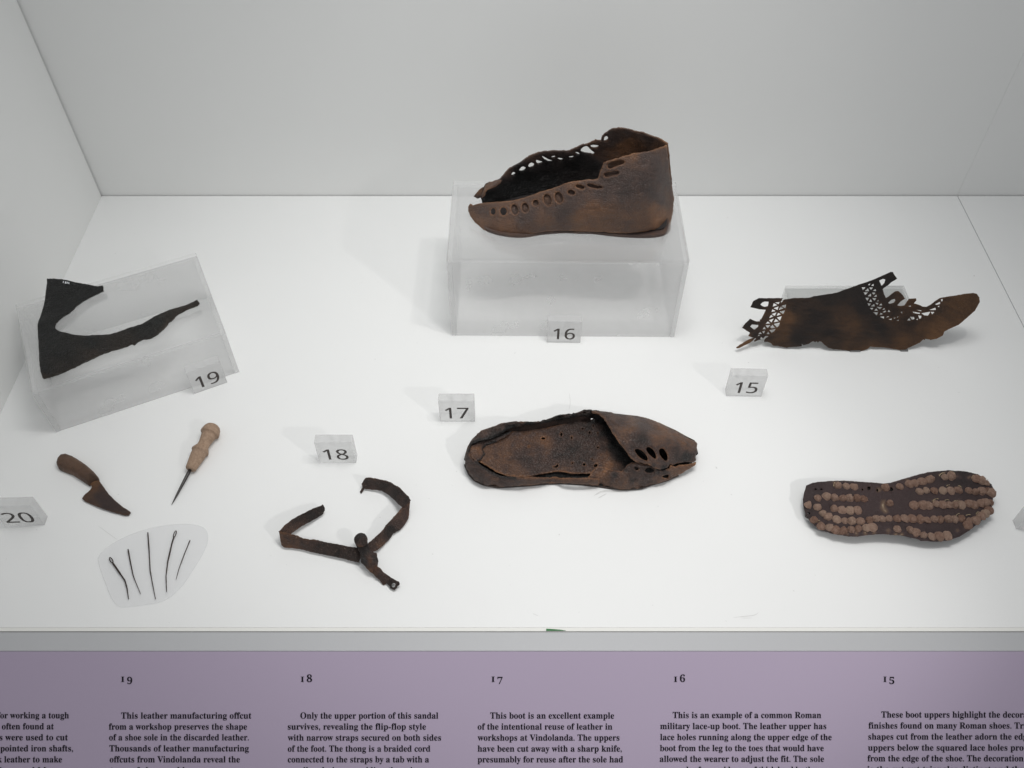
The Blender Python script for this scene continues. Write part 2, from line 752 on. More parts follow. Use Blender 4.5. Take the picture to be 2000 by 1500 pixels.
BR = [(0.0, (.006, .006, .006)), (.25, (.030, .023, .022)), (.45, (.076, .048, .039)), (.58, (.120, .064, .040)), (.75, (.20, .095, .045)), (1.0, (.38, .20, .10))]
M_BOOT = leather('boot_leather', BR, .24, 50., .46, .6, spec=.5)
BS = [(0.0, (.004, .004, .004)), (.30, (.022, .016, .014)), (.50, (.060, .036, .029)), (.64, (.108, .056, .034)), (.82, (.19, .088, .042)), (1.0, (.34, .18, .09))]
M_SHOE = leather('shoe_leather', BS, .34, 60., .48, .6, speck=.4, spec=.45)
BR2 = [(0.0, (.006, .006, .006)), (.25, (.020, .014, .012)), (.42, (.048, .027, .017)), (.62, (.105, .052, .024)), (1.0, (.22, .11, .05))]
M_UPPER = leather('openwork_leather', BR2, .22, 40., .62, .6, stretch=(1, 1, 2.6))
BK = [(0.0, (.006, .006, .006)), (.5, (.013, .013, .0125)), (1.0, (.05, .035, .025))]
M_BLACK = leather('black_leather', BK, .15, 30., .42, .8, grain=500, crease=300, spec=.35)
M_SOLE = leather('sole_leather', [(0, (.008, .006, .006)), (.5, (.046, .028, .028)), (.8, (.12, .075, .05)), (1, (.5, .4, .27))], .18, 50., .6, .4)
M_STRAP = leather('strap_leather', BS, .32, 75., .55, .7, speck=.7)
M_NAIL = leather('iron_rust', [(0, (.09, .046, .033)), (.3, (.32, .185, .135)), (.6, (.48, .32, .25)), (1, (.68, .52, .38))], .50, 420., .8, .9, grain=1500, crease=900, spec=.2)
M_BLADE = leather('rusty_blade', [(0, (.022, .016, .015)), (.45, (.060, .043, .040)), (.8, (.13, .070, .040)), (1, (.22, .11, .05))], .22, 160., .75, .6, grain=1500, crease=900, spec=.25)
M_HANDLE = leather('dark_wood', [(0, (.03, .018, .012)), (.5, (.105, .058, .036)), (1, (.23, .13, .08))], .42, 120., .5, .45, grain=1200, crease=700)
M_AWL = leather('pale_wood', [(0, (.09, .055, .036)), (.5, (.33, .225, .155)), (1, (.52, .39, .29))], .5, 120., .6, .3, grain=1400, crease=600, stretch=(3, 3, 1))
M_IRON = plain('dark_iron', (.05, .046, .045), .38, .6, .3, 300., .7)
M_NEEDLE = plain('brown_iron', (.040, .026, .021), .6, .4, .4, 400., .2)
M_PIN = plain('grey_metal', (.30, .30, .30), .4, .5, .05, 50., .8)
M_GREEN = plain('green_tape', (.004, .14, .02), .5)
M_WHITEINK = plain('white_ink', (.7, .72, .75), .5)
M_SCUFF = plain('scuff_mark', (.66, .66, .65), .6, .3, .2, 200.)

nt_ = M_NAIL.node_tree
oi = nt_.nodes.new('ShaderNodeObjectInfo')
at_ = [n for n in nt_.nodes if n.type == 'ATTRIBUTE'][0]
tgt = at_.outputs['Fac'].links[0].to_socket
ad_ = nt_.nodes.new('ShaderNodeMath')
ad_.operation = 'MULTIPLY_ADD'
ad_.inputs[1].default_value = .34
nt_.links.new(oi.outputs['Random'], ad_.inputs[0])
nt_.links.new(at_.outputs['Fac'], ad_.inputs[2])
nt_.links.new(ad_.outputs[0], tgt)

# ------------------------------------------------------------------ setting
YB, XL, XS, YF = 1.1523, -.6500, .7060, .4177


def structure(o):
    o['kind'] = 'structure'
    return o


structure(box('case_floor', (XL + .0001, YF + .00405, -.018), (XS - .0006, YB - .0018, 0), M_FLOOR, bevel=.00012))
structure(box('case_floor', (XS + .0006, YF + .00405, -.018), (1.6, YB - .0018, 0), M_FLOOR, bevel=.00012))
structure(box('floor_underlay', (XL - .1, YF + .002, -.06), (1.7, YB + .04, -.022), M_DARK))
structure(box('floor_edge_strip', (XL - .1, YF, -.016), (1.6, YF + .0040, -.0003), painted('cream_edge', (.80, .80, .765), .5), bevel=.0001))
structure(box('back_wall', (XL - .05, YB, -.03), (XS - .00005, YB + .02, 1.6), M_WALL, bevel=.0004))
structure(box('back_wall', (XS + .00005, YB + .0001, -.03), (1.7, YB + .02, 1.6), M_WALL, bevel=.0002))
structure(box('left_wall', (XL - .02, YF + .01, -.010), (XL, YB - .0030, 1.6), M_WALL, bevel=.0004))
structure(box('ledge', (XL - .4, .3962, -.05), (1.7, YF - .0004, -.0014), M_LEDGE, bevel=.0004))

# reading panel in front of the case
SL = math.radians(41.8)
P0 = Vector((0, .3959, -.0022))
PD = Vector((0, -math.cos(SL), -math.sin(SL)))
PN = Vector((0, -math.sin(SL), math.cos(SL)))


def on_panel(px, py, lift=0.0):
    d = Vector(ray(px, py))
    o = Vector((0, 0, CAMH))
    t = (P0 + PN * lift - o).dot(PN) / d.dot(PN)
    return o + d * t


panel = thing('text_panel', 'sloping lilac text panel with printed columns below the case', 'sign', (0.3, P0.y, P0.z))
bx = []
for x in (-1.05, 1.7):
    for s in (0, .42):
        for t in (0, -.012):
            bx.append(Vector((x, P0.y, P0.z)) + PD * s + PN * t)
mesh_obj('panel_board', bx, [(0, 2, 6, 4), (1, 5, 7, 3), (0, 4, 5, 1), (2, 3, 7, 6), (0, 1, 3, 2), (4, 6, 7, 5)], M_PANEL, panel)


def print_line(text, x0, x1, yb, xh_scale=None, em=None):
    """a printed line: from px x0 to x1 on the baseline yb; returns vertices on the panel"""
    V, Fs = text_geo(glyphs(text), .004)
    V = V - np.array([V[:, 0].min(), 0])
    wd = V[:, 0].max()
    if x1 is None:
        sx = em
    else:
        sx = (x1 - x0) / wd
    pts = [on_panel(x0 + v[0] * sx, yb - v[1] * em, .0004) for v in V]
    return pts, Fs


def block(lines, name='printed_text'):
    vs, fs = [], []
    for ln in lines:
        p, f = ln
        b = len(vs)
        vs += p
        fs += [tuple(i + b for i in q) for q in f]
    mesh_obj(name, vs, fs, M_INK, panel)


def heading(d, x, yb=1332.):
    """old-style figures: small-capital I for the one"""
    out = []
    V, Fs = text_geo('\U0001d408', -.004)
    V = V - np.array([V[:, 0].min(), 0])
    out.append(([on_panel(x + v[0] * 21.5, yb - v[1] * 15.6, .0004) for v in V], Fs))
    drop = {'9': 4., '7': 4., '5': 4.}.get(d, 0.)
    V, Fs = text_geo(glyphs(d), .002)
    V = V - np.array([V[:, 0].min(), 0])
    em = 20.5 if not drop else 19.5
    out.append(([on_panel(x + 12. + v[0] * 21., yb + drop - v[1] * em, .0004) for v in V], Fs))
    return out


EM = 17.6
cols = [
    (None, [('for working a tough', -5, 134.5, 1403), ('often found at', 3.5, 105, 1424.5), ('knives were used to cut', -42, 132.5, 1446),
            ('pointed iron shafts,', .5, 142.5, 1467.5), ('thick leather to make', -33, 121, 1489), ('they could be', -8, 104, 1510.5)]),
    (('9', 236), [('This leather manufacturing offcut', 236.5, 491, 1403.5), ('from a workshop preserves the shape', 212.5, 482.5, 1425),
                  ('of a shoe sole in the discarded leather.', 213, 486, 1446), ('Thousands of leather manufacturing', 213.5, 486, 1467.5),
                  ('offcuts from Vindolanda reveal the', 214, 468.5, 1489), ('types of shoes and how many were', 215, 470, 1510.5)]),
    (('8', 587), [('Only the upper portion of this sandal', 586.5, 856, 1403.5), ('survives, revealing the flip-flop style', 562, 832, 1425),
                  ('with narrow straps secured on both sides', 562, 861.5, 1446.5), ('of the foot. The thong is a braided cord', 562, 840.5, 1468),
                  ('connected to the straps by a tab with a', 562, 838, 1489), ('small end piece providing the grip', 562.5, 815, 1510.5)]),
    (('7', 959.5), [('This boot is an excellent example', 957.5, 1199.5, 1403.5), ('of the intentional reuse of leather in', 933, 1196, 1425),
                    ('workshops at Vindolanda. The uppers', 933, 1210, 1446.5), ('have been cut away with a sharp knife,', 933, 1214.5, 1468),
                    ('presumably for reuse after the sole had', 933, 1217, 1489)]),
    (('6', 1316), [('This is an example of a common Roman', 1314, 1604, 1402.5), ('military lace-up boot. The leather upper has', 1289.5, 1614, 1424),
                   ('lace holes running along the upper edge of the', 1289.5, 1624.5, 1445.5), ('boot from the leg to the toes that would have', 1289, 1609, 1467),
                   ('allowed the wearer to adjust the fit. The sole', 1288.5, 1609.5, 1488), ('was made of several layers of thick hard leather', 1288, 1600, 1509.5)]),
    (('5', 1725), [('These boot uppers highlight the decorative', 1721.5, 2033, 1401.5), ('finishes found on many Roman shoes. Triangular', 1696.5, 2062, 1423),
                   ('shapes cut from the leather adorn the edges of', 1696, 2042, 1444.5), ('uppers below the squared lace holes protruding', 1695.5, 2056, 1466),
                   ('from the edge of the shoe. The decoration on', 1694.5, 2022, 1487), ('is the cut out triangles distinct and the', 1694, 2000, 1508.5)]),
]
for head, lines in cols:
    geo = []
    if head:
        block(heading(*head), 'printed_heading')
    for t, x0, x1, yb in lines:
        geo.append(print_line(t, x0, x1, yb, em=EM))
    block(geo)

# scrap of green tape at the glass edge
gp = [at_z(*p, .0006) for p in [(1067, 1227.8), (1080, 1228.6), (1095, 1229.9), (1105, 1231.4), (1067, 1231.9)]]
gn = len(gp)
gv = gp + [p - Vector((0, 0, .0006)) for p in gp]
tag(mesh_obj('tape_scrap', gv, [tuple(range(gn - 1, -1, -1)), tuple(range(gn, 2 * gn))] + [(i, (i + 1) % gn, gn + (i + 1) % gn, gn + i) for i in range(gn)],
             M_GREEN, None, tuple(gp[0])), 'tiny green scrap of tape on the front edge of the case floor', 'scrap')


# ------------------------------------------------------------------ plinths
def plinth(label, c, u, wdt, dep, h, th=.006):
    """c: front left bottom corner, u: direction along the front"""
    rz = math.atan2(u[1], u[0])
    t = thing('display_plinth', label, 'plinth', (c[0], c[1], 0), 'frosted plinths', rz)
    g = .00015
    box('top_panel', (0, 0, h - th), (wdt, dep, h), M_PLINTHTOP, t, bevel=.0009)
    box('front_panel', (th + g, .0003, 0.0002), (wdt - th - g, th, h - th - g), M_PLINTH, t)
    box('back_panel', (th + g, dep - th, 0.0002), (wdt - th - g, dep - .0003, h - th - g), M_PLINTH, t)
    box('side_panel', (0, 0, 0.0002), (th, dep, h - th - g), M_PLINTH, t)
    box('side_panel', (wdt - th, 0, 0.0002), (wdt, dep, h - th - g), M_PLINTH, t)
    return t


a, b = at_z(883, 656), at_z(1317, 659)
H16 = .1404
plinth('large frosted plinth carrying the tall lace-up ankle boot', a, (b - a), (b - a).length, .158, H16)
a19, b19 = at_z(110, 845), at_z(468, 727)
H19 = .0800
plinth('low frosted plinth turned at an angle under the black offcut', a19, (b19 - a19), (b19 - a19).length, .162, H19)


# ------------------------------------------------------------------ number tags
def number_tag(num, pl, pr, label, h=.042, d=.012):
    a, b = at_z(*pl), at_z(*pr)
    u = b - a
    wd = u.length
    t = thing('number_tag', label, 'number tag', tuple(a), 'number tags', math.atan2(u.y, u.x))
    box('block', (0, 0, .0001), (wd, d, h), M_BLOCK, t, bevel=.0006)
    if num:
        V, Fs = text_geo(''.join(chr(0x1d7e2 + int(c)) for c in num), 0)
        x0, x1 = V[:, 0].min(), V[:, 0].max()
        y0, y1 = V[:, 1].min(), V[:, 1].max()
        tw = {'17': .0290, '20': .0330, '19': .0290, '18': .0290, '16': .0285, '15': .0285}[num]
        ht = .0212
        vs, f0, Fs = [], Fs, []
        for k, dx in enumerate((-.011, 0, .011)):
            nb = len(vs)
            vs += [((v[0] + dx - (x0 + x1) / 2) / (x1 - x0) * tw + wd / 2, -.0002 - .00004 * k, .0074 + (v[1] - y0) / (y1 - y0) * ht) for v in V]
            Fs += [tuple(i + nb for i in f) for f in f0]
        me = bpy.data.meshes.new('printed_number')
        me.from_pydata(vs, [], Fs)
        me.materials.append(M_TAGINK)
        o = bpy.data.objects.new('printed_number', me)
        COL.objects.link(o)
        o.parent = t
    return t


number_tag('16', (1068, 669.5), (1133.5, 670.5), 'clear number tag reading 16 in front of the large plinth')
number_tag('15', (1418, 774), (1487, 775.5), 'clear number tag reading 15 below the openwork boot upper')
number_tag('17', (859.5, 824), (928, 824), 'clear number tag reading 17 above the heel of the slipper shoe')
number_tag('18', (624, 904.5), (696, 904.5), 'clear number tag reading 18 above the sandal straps')
number_tag('19', (380, 770), (444.5, 747.5), 'clear number tag reading 19 leaning at the angled low plinth')
number_tag('20', (8, 1028), (88, 1026), 'clear number tag reading 20 beside the small knife')
number_tag('', (1984, 1034), (2052, 1034), 'clear blank-looking tag cut off at the right edge beyond the hobnailed sole')

# ------------------------------------------------------------------ boot 16
Z1 = Z(860, 220, 3.84615)
boot = thing('ankle_boot', 'tall brown lace-up ankle boot standing on the large plinth', 'boot', (at_z(1120, 445, H16).x, .93, H16))
near = Z1([(215, 690), (228, 684), (242, 698), (262, 690), (300, 680), (345, 675), (420, 668), (500, 665), (560, 655), (620, 640), (680, 620),
           (750, 595), (800, 580), (840, 570), (880, 555), (940, 530), (1000, 515), (1060, 510), (1110, 500), (1150, 503), (1180, 495),
           (1195, 460), (1210, 420), (1225, 375), (1270, 357), (1300, 358), (1330, 345), (1370, 328), (1420, 318), (1440, 305), (1500, 300),
           (1560, 292), (1600, 280), (1650, 262), (1704, 243), (1706, 262), (1712, 330), (1720, 400), (1730, 480), (1740, 560), (1755, 640),
           (1755, 720), (1745, 790), (1732, 832), (1700, 852), (1640, 872), (1550, 894), (1400, 907), (1300, 907), (1200, 897), (1100, 895),
           (1000, 892), (900, 887), (800, 895), (720, 905), (650, 912), (560, 914), (480, 910), (400, 905), (360, 900), (320, 880),
           (260, 830), (225, 780), (208, 740), (208, 710)])


def ell(cx, cy, rx, ry, ang=0., n=12):
    a = math.radians(ang)
    return [(cx + rx * math.cos(t) * math.cos(a) - ry * math.sin(t) * math.sin(a),
             cy + rx * math.cos(t) * math.sin(a) + ry * math.sin(t) * math.cos(a)) for t in [2 * math.pi * k / n for k in range(n)]]


nh = [ell(395, 742, 19, 25), ell(474, 741, 25, 30), ell(557, 728, 26, 41, -10), ell(637, 715, 26, 38, -10), ell(716, 678, 22, 24),
      ell(805, 656, 30, 46, -15), ell(890, 638, 30, 44, -15), ell(985, 600, 28, 18, 15), ell(1050, 557, 34, 14, 15),
      [(1255, 400), (1262, 378), (1310, 362), (1365, 355), (1388, 368), (1372, 388), (1320, 402), (1285, 420), (1262, 418)],
      [(1228, 462), (1240, 452), (1330, 435), (1346, 448), (1338, 466), (1290, 475), (1240, 488)],
      [(1098, 540), (1120, 532), (1180, 548), (1222, 556), (1212, 570), (1160, 568), (1110, 556)]]
nd = Z1([(208, 725, .931), (225, 780, .921), (300, 865, .906), (400, 905, .896), (600, 913, .889), (800, 895, .890), (1000, 892, .893), (1200, 897, .890),
         (1400, 907, .886), (1550, 897, .888), (1640, 882, .896), (1732, 835, .922), (1755, 700, .930), (1740, 560, .930), (1715, 380, .931), (1704, 243, .934),
         (1600, 280, .913), (1440, 305, .905), (1330, 345, .904), (1225, 375, .905), (1180, 495, .902), (1000, 515, .903), (840, 570, .906), (680, 620, .910),
         (560, 655, .913), (420, 668, .918), (300, 680, .924), (215, 690, .931),
         (1500, 600, .885), (1300, 700, .882), (1000, 750, .886), (700, 800, .888), (450, 800, .897), (1650, 650, .901), (1650, 450, .905), (1500, 420, .895)])
ns = Z1([(230, 740, .58), (300, 830, .62), (300, 720, .45), (400, 780, .55), (500, 850, .62), (640, 800, .44), (640, 880, .58), (780, 820, .55), (900, 730, .42),
         (1000, 650, .46), (1060, 800, .68), (1150, 750, .66), (1250, 740, .66), (1200, 850, .66), (1400, 800, .6), (1500, 800, .62), (1620, 720, .72),
         (1660, 780, .78), (1700, 820, .70), (1500, 880, .58), (1100, 560, .52), (1250, 620, .42), (1400, 600, .36), (1500, 500, .38), (1600, 400, .38),
         (1550, 350, .40), (1600, 600, .38), (1680, 500, .42), (1420, 690, .44), (1300, 520, .42), (1690, 300, .45), (1650, 650, .46), (1740, 640, .56),
         (1200, 400, .52), (1000, 530, .58), (800, 590, .56), (500, 680, .56), (1440, 310, .62), (1700, 250, .66)])
sheet('side_upper', near, M_BOOT, nd, 'y', [Z1(h) for h in nh], step=3.0, thick=.0022, parent=boot, stain_shade=ns, rough=.0007, rscale=55.,
      round_px=2.5, round_h=.0008, rag=.7, seed=3, hole_lip=.0010, hole_lip_px=4.5, wear=.2,
      relief=wrinkles(.0010, .03, .24, Z1([(1500, 450, 1), (1300, 620, 1), (1100, 600, .8), (1600, 600, .6), (1400, 760, .3), (600, 800, .25), (1000, 800, .2), (1650, 300, .5)]), 3))
# lining that shows through the blocked lace holes
sheet('lining', Z1([(520, 690), (700, 645), (900, 570), (1100, 520), (1180, 520), (1200, 430), (1360, 420), (1360, 500), (1200, 600), (1000, 680), (700, 770), (520, 790)]),
      M_BOOT, lambda P: TPS(nd)(P) + .0030, 'y', step=7., thick=.001, parent=boot, stain_shade=.50, seed=4)
far = Z1([(250, 632), (265, 610), (300, 575), (325, 560), (335, 540), (370, 525), (400, 520), (440, 508), (455, 500), (480, 470), (520, 425), (545, 410),
          (600, 380), (650, 345), (690, 320), (740, 300), (800, 293), (880, 293), (970, 290), (1010, 270), (1060, 248), (1110, 235), (1165, 207),
          (1205, 212), (1215, 180), (1250, 150), (1290, 125), (1340, 117), (1385, 125), (1450, 140), (1520, 155), (1600, 185), (1625, 190),
          (1660, 210), (1703, 240), (1715, 330), (1730, 500), (1745, 640), (1742, 745), (1600, 690), (1400, 650), (1000, 625), (700, 640), (500, 660), (390, 690), (318, 690),
          (310, 655), (304, 640), (280, 648), (262, 638)])
Zb = Z(910, 240, 9.375)
Zc = Z(1090, 240, 8.3333)
fh = [Zb(h) for h in ([(835, 960), (865, 905), (915, 930), (890, 965)], [(975, 875), (1035, 800), (1100, 830), (1060, 885), (1010, 890)],
                      [(1145, 790), (1190, 735), (1255, 765), (1230, 810), (1170, 818)], [(1285, 680), (1360, 708), (1410, 715), (1370, 748), (1310, 752)],
                      [(1400, 610), (1450, 635), (1510, 675), (1600, 698), (1530, 720), (1480, 695), (1430, 655)], [(1560, 630), (1610, 605), (1660, 628), (1600, 650)],
                      [(1675, 650), (1780, 660), (1750, 694), (1700, 684)])]
fh += [Zc(h) for h in ([(0, 580), (85, 586), (50, 612), (5, 606)], [(165, 552), (260, 540), (240, 570), (200, 578)], [(280, 485), (325, 485), (360, 522), (330, 520)],
                       [(375, 450), (430, 397), (480, 387), (520, 440), (582, 490), (577, 518), (510, 498), (420, 492)],
                       [(520, 372), (600, 362), (670, 378), (620, 414), (570, 408)], [(748, 292), (758, 238), (790, 220), (812, 245), (800, 282)])]
fd = Z1([(250, 632, .938), (318, 690, .934), (335, 540, .944), (455, 500, .949), (600, 380, .957), (800, 293, .963), (970, 290, .965), (1165, 207, .967), (1340, 117, .965),
         (1520, 155, .955), (1625, 190, .945), (1703, 240, .9345), (1740, 745, .930), (1730, 500, .931), (1600, 690, .950), (1400, 650, .964), (1000, 625, .970),
         (700, 640, .963), (500, 660, .952), (390, 690, .942), (900, 450, .974), (1300, 320, .972), (1500, 400, .964), (600, 520, .964), (1620, 400, .950)])
fs = Z1([(300, 600, .62), (400, 540, .5), (500, 450, .45), (700, 340, .42), (850, 310, .40), (1000, 290, .45), (1165, 230, .52), (450, 580, -.05), (380, 650, -.1), (350, 620, -.1), (420, 660, -.1), (600, 480, -.05), (550, 600, -.1), (700, 560, -.1),  # lowest values: dark leather plus the boot's inner shade, painted into the colour
         (800, 400, .02), (1000, 400, .02), (1150, 400, .05), (1000, 500, .06), (800, 520, .04), (1150, 470, .22), (1050, 350, .05), (1200, 310, .50), (1250, 300, .55), (1300, 330, .65),
         (1300, 200, .36), (1400, 160, .42), (1420, 220, .70), (1360, 260, .74), (1500, 260, .62), (1560, 220, .42), (1640, 240, .62), (1250, 200, .45)])
def grow(h, k):
    c = (sum(p[0] for p in h) / len(h), sum(p[1] for p in h) / len(h))
    return [(c[0] + (p[0] - c[0]) * k, c[1] + (p[1] - c[1]) * k) for p in h]


sheet('inner_side_upper', far, M_BOOT, fd, 'y', [grow(h, 1.14) for h in fh], step=3.0, thick=.0022, parent=boot, stain_shade=fs, rough=.0007, rscale=60., round_px=2., round_h=.0006, rag=.6, seed=9)
# curled toe end of the lace edge
sheet('toe_flap', Z1([(325, 560), (335, 540), (370, 522), (440, 506), (462, 505), (455, 530), (420, 552), (385, 566), (350, 578), (338, 600), (330, 630), (305, 645), (312, 600)]),
      M_BOOT, Z1([(325, 560, .938), (440, 506, .944), (385, 566, .935), (305, 645, .931), (335, 580, .933), (455, 530, .942)]), 'y', step=2.6, thick=.002, parent=boot, stain_shade=.5,
      round_px=3, round_h=.0015, seed=12)
# bed and sole, plan in metres
ned = [at_z(*p, H16 + .002) for p in Z1([(330, 880), (400, 910), (500, 930), (580, 937), (660, 932), (740, 915), (850, 906), (950, 902), (1050, 909), (1150, 908),
                                        (1250, 921), (1350, 931), (1450, 936), (1560, 938), (1650, 931), (1705, 912)])]
fed = [Vector((p.x, y, 0)) for p, y in zip(ned, [.938, .948, .958, .964, .969, .972, .973, .973, .972, .971, .970, .969, .968, .966, .958, .946])]
heel = Vector((ned[-1].x + .006, .928, 0))
plan = [(p.x, p.y) for p in ned] + [(heel.x, heel.y - .008), (heel.x + .001, heel.y + .006)] + [(p.x, p.y) for p in reversed(fed)] + [(ned[0].x - .006, .926)]
slab('sole', chaikin(plan, 2), H16 + .0003, H16 + .0052, M_BOOT, boot, stain_shade=.46, bevel=.0012)
inner = [(x * .985 + boot.location.x * .015, y * .84 + .932 * .16) for x, y in plan]
slab('insole', chaikin(inner, 1), H16 + .0056, H16 + .0085, M_BOOT, boot, stain_shade=.16, bevel=.0008)  # toned down so the lace holes above it read as dark openings
sheet('heel_rand', Z1([(1560, 912), (1640, 908), (1690, 893), (1713, 865), (1722, 822), (1736, 838), (1738, 862), (1732, 888), (1705, 914), (1640, 930), (1560, 930)]), M_BOOT,
      Z1([(1560, 908, .887), (1640, 915, .889), (1705, 900, .905), (1735, 840, .926), (1722, 822, .926), (1640, 900, .8895)]), 'y', step=2.6, thick=.003, parent=boot, stain_shade=.5, seed=31,
      round_px=2.5, round_h=.0008)

# ------------------------------------------------------------------ slipper shoe 17
Z3 = Z(860, 740, 3.7037)
shoe = thing('slipper_shoe', 'brown leather slipper-like shoe lying sole down with cut-away sides', 'shoe', tuple(at_z(1140, 905, 0)))
sil = [(1095, 228), (1040, 235), (960, 255), (860, 265), (800, 285), (700, 315), (640, 308), (540, 310), (440, 320), (350, 355), (290, 375), (230, 430), (195, 490),
       (175, 560), (180, 620), (210, 690), (250, 735), (320, 768), (400, 783), (500, 778), (620, 770), (740, 757), (860, 752), (960, 758), (1060, 765), (1150, 775)]
inn = [(1150, 722), (1060, 716), (950, 717), (820, 716), (700, 713), (620, 715), (540, 711), (440, 703), (380, 678), (320, 640), (280, 612), (262, 585), (240, 592), (222, 575), (206, 540),
       (205, 500), (228, 468), (290, 446), (350, 436), (420, 412), (480, 372), (540, 350), (620, 335), (700, 330), (800, 312), (870, 300), (960, 288), (1040, 278), (1090, 285), (1130, 300), (1165, 330), (1200, 300), (1180, 260), (1150, 235)]
rd = Z3([(1095, 228, .037), (960, 255, .034), (800, 285, .030), (700, 315, .028), (540, 310, .030), (350, 355, .027), (230, 430, .022), (175, 560, .018), (210, 690, .010), (320, 768, .005),
         (400, 783, .003), (620, 770, .003), (860, 752, .004), (1150, 775, .003), (1150, 722, .018), (950, 717, .018), (700, 713, .019), (540, 711, .021), (380, 678, .023), (280, 612, .026),
         (206, 540, .027), (228, 468, .028), (420, 412, .024), (540, 350, .022), (700, 330, .022), (870, 300, .022), (1040, 275, .024), (1130, 300, .020), (1165, 330, .0155), (1180, 260, .030), (1150, 235, .034), (400, 360, .031), (620, 322, .030), (300, 700, .020), (600, 745, .0165), (900, 738, .0145)])
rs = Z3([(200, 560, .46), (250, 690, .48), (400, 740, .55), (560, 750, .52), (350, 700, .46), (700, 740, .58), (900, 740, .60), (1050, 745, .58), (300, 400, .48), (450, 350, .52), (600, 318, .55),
         (700, 320, .50), (800, 295, .22), (900, 270, .25), (1000, 255, .24), (1080, 245, .15), (1150, 300, -.1), (1170, 260, -.1), (1120, 270, .05), (240, 480, .45), (620, 334, -.2), (700, 329, -.2), (800, 311, -.2), (960, 288, -.2), (480, 371, -.1), (870, 300, -.2)]  # negative values paint gap and opening shade onto the inner rim
         + [(x, y, -.45, 3.) for x, y in densify([(206, 520), (228, 469), (290, 447), (350, 437), (420, 413), (480, 373), (540, 351)], 14, False)]  # shade of the heel crease painted as a dark line
         + [(x, y, -.35, 3.) for x, y in densify([(270, 600), (320, 642), (380, 680), (440, 705), (540, 713)], 14, False)])  # shade of the near gap painted along the rim
sheet('heel_quarter', Z3(sil + inn), M_SHOE, rd, 'z', step=3.0, thick=.0022, parent=shoe, stain_shade=rs, rough=.0009, rscale=60., round_px=3., round_h=.0014, rag=.7, seed=21, wear=.22, relief=wrinkles(.0016, .04, .16, None, 21))
ins = Z3([(225, 500), (330, 470), (400, 455), (470, 425), (515, 380), (620, 366), (760, 352), (880, 328), (980, 306), (1060, 300), (1120, 285), (1260, 300), (1450, 360), (1600, 440),
          (1640, 520), (1560, 600), (1440, 640), (1330, 690), (1200, 700), (1085, 682), (950, 682), (840, 668), (700, 690), (640, 703), (560, 708), (470, 696), (400, 668), (345, 632), (290, 603), (240, 580)])
ih = [ell(745, 430, 15, 9), ell(875, 402, 8, 15), ell(950, 424, 6, 10), ell(1080, 386, 9, 9), ell(1040, 619, 10, 9), ell(1125, 625, 15, 10, -20),
      [(815, 632), (835, 630), (845, 612), (856, 620), (848, 642), (820, 644)], ell(1108, 340, 7, 6), ell(1030, 358, 9, 5), ell(955, 608, 6, 6), ell(1100, 580, 6, 6), ell(640, 490, 5, 4), ell(1140, 495, 7, 8), ell(1140, 395, 4, 9)]
idp = Z3([(240, 540, .015), (330, 470, .016), (515, 380, .013), (760, 352, .014), (1060, 300, .016), (1400, 400, .014), (1600, 520, .012), (1330, 690, .013), (1085, 682, .013), (840, 668, .013),
          (560, 708, .014), (345, 632, .016), (700, 520, .012), (1000, 480, .0145), (1200, 500, .013), (480, 560, .012)])
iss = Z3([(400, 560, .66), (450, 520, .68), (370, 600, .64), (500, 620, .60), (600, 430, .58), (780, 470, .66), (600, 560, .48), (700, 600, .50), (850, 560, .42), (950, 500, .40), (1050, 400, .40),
          (1050, 560, .42), (900, 650, .56), (800, 680, .56), (700, 660, .46), (1000, 340, .42), (880, 400, .45), (1180, 560, .66), (1230, 620, .74), (1190, 450, .62), (1150, 350, .5), (1270, 470, -.1), (1240, 400, -.1), (1330, 560, -.1), (1380, 600, -.1), (1230, 330, -.1), (1180, 290, 0), (560, 700, .6), (1100, 660, .5), (1290, 620, .6), (1400, 500, -.1)])  # negative values paint the shade under the vamp into the insole colour
sheet('insole', ins, M_SHOE, idp, 'z', [Z3(h) for h in ih], step=3.4, thick=.0018, parent=shoe, stain_shade=[(c_[0], c_[1], c_[2] - .035) for c_ in iss], rough=.0012, rscale=50., round_px=2., round_h=.0005, rag=.6, seed=22, wear=.25, relief=wrinkles(.0005, .03, .12, None, 22))
sheet('heel_stiffener', Z3([(228, 468), (300, 442), (380, 422), (470, 392), (515, 372), (500, 400), (460, 425), (400, 458), (335, 480), (310, 505), (327, 540), (300, 580), (262, 596), (235, 575), (208, 540), (205, 500)]),
      M_SHOE, Z3([(228, 468, .0235), (380, 422, .021), (515, 372, .019), (400, 458, .018), (310, 505, .018), (300, 580, .019), (208, 540, .0235), (260, 530, .0225)]), 'z', step=2.8, thick=.002,
      parent=shoe, stain_shade=Z3([(260, 530, .6), (330, 450, .46), (480, 390, .42), (300, 580, .5)] + [(x, y, -.45, 2.6) for x, y in densify([(228, 468), (300, 442), (380, 422), (470, 392), (515, 372)], 14, False)] + [(x, y, -.4, 2.6) for x, y in densify([(400, 458), (335, 480), (310, 505), (327, 540), (300, 580), (262, 596)], 12, False)]), rough=.0014, rscale=110., round_px=3, round_h=.001, seed=23, rag=.8)  # dark outline spots: crease shade painted round the stiffener
vo = Z3([(1095, 228), (1130, 226), (1200, 232), (1260, 245), (1350, 255), (1420, 262), (1520, 290), (1600, 320), (1700, 365), (1780, 410), (1840, 440), (1860, 465), (1862, 520), (1850, 560),
         (1854, 585), (1838, 602), (1780, 600), (1720, 610), (1690, 622), (1668, 612), (1650, 640), (1590, 655), (1545, 640), (1500, 618), (1440, 603), (1415, 598), (1380, 575), (1335, 512),
         (1290, 455), (1250, 395), (1210, 320), (1185, 282), (1150, 252), (1112, 238)])
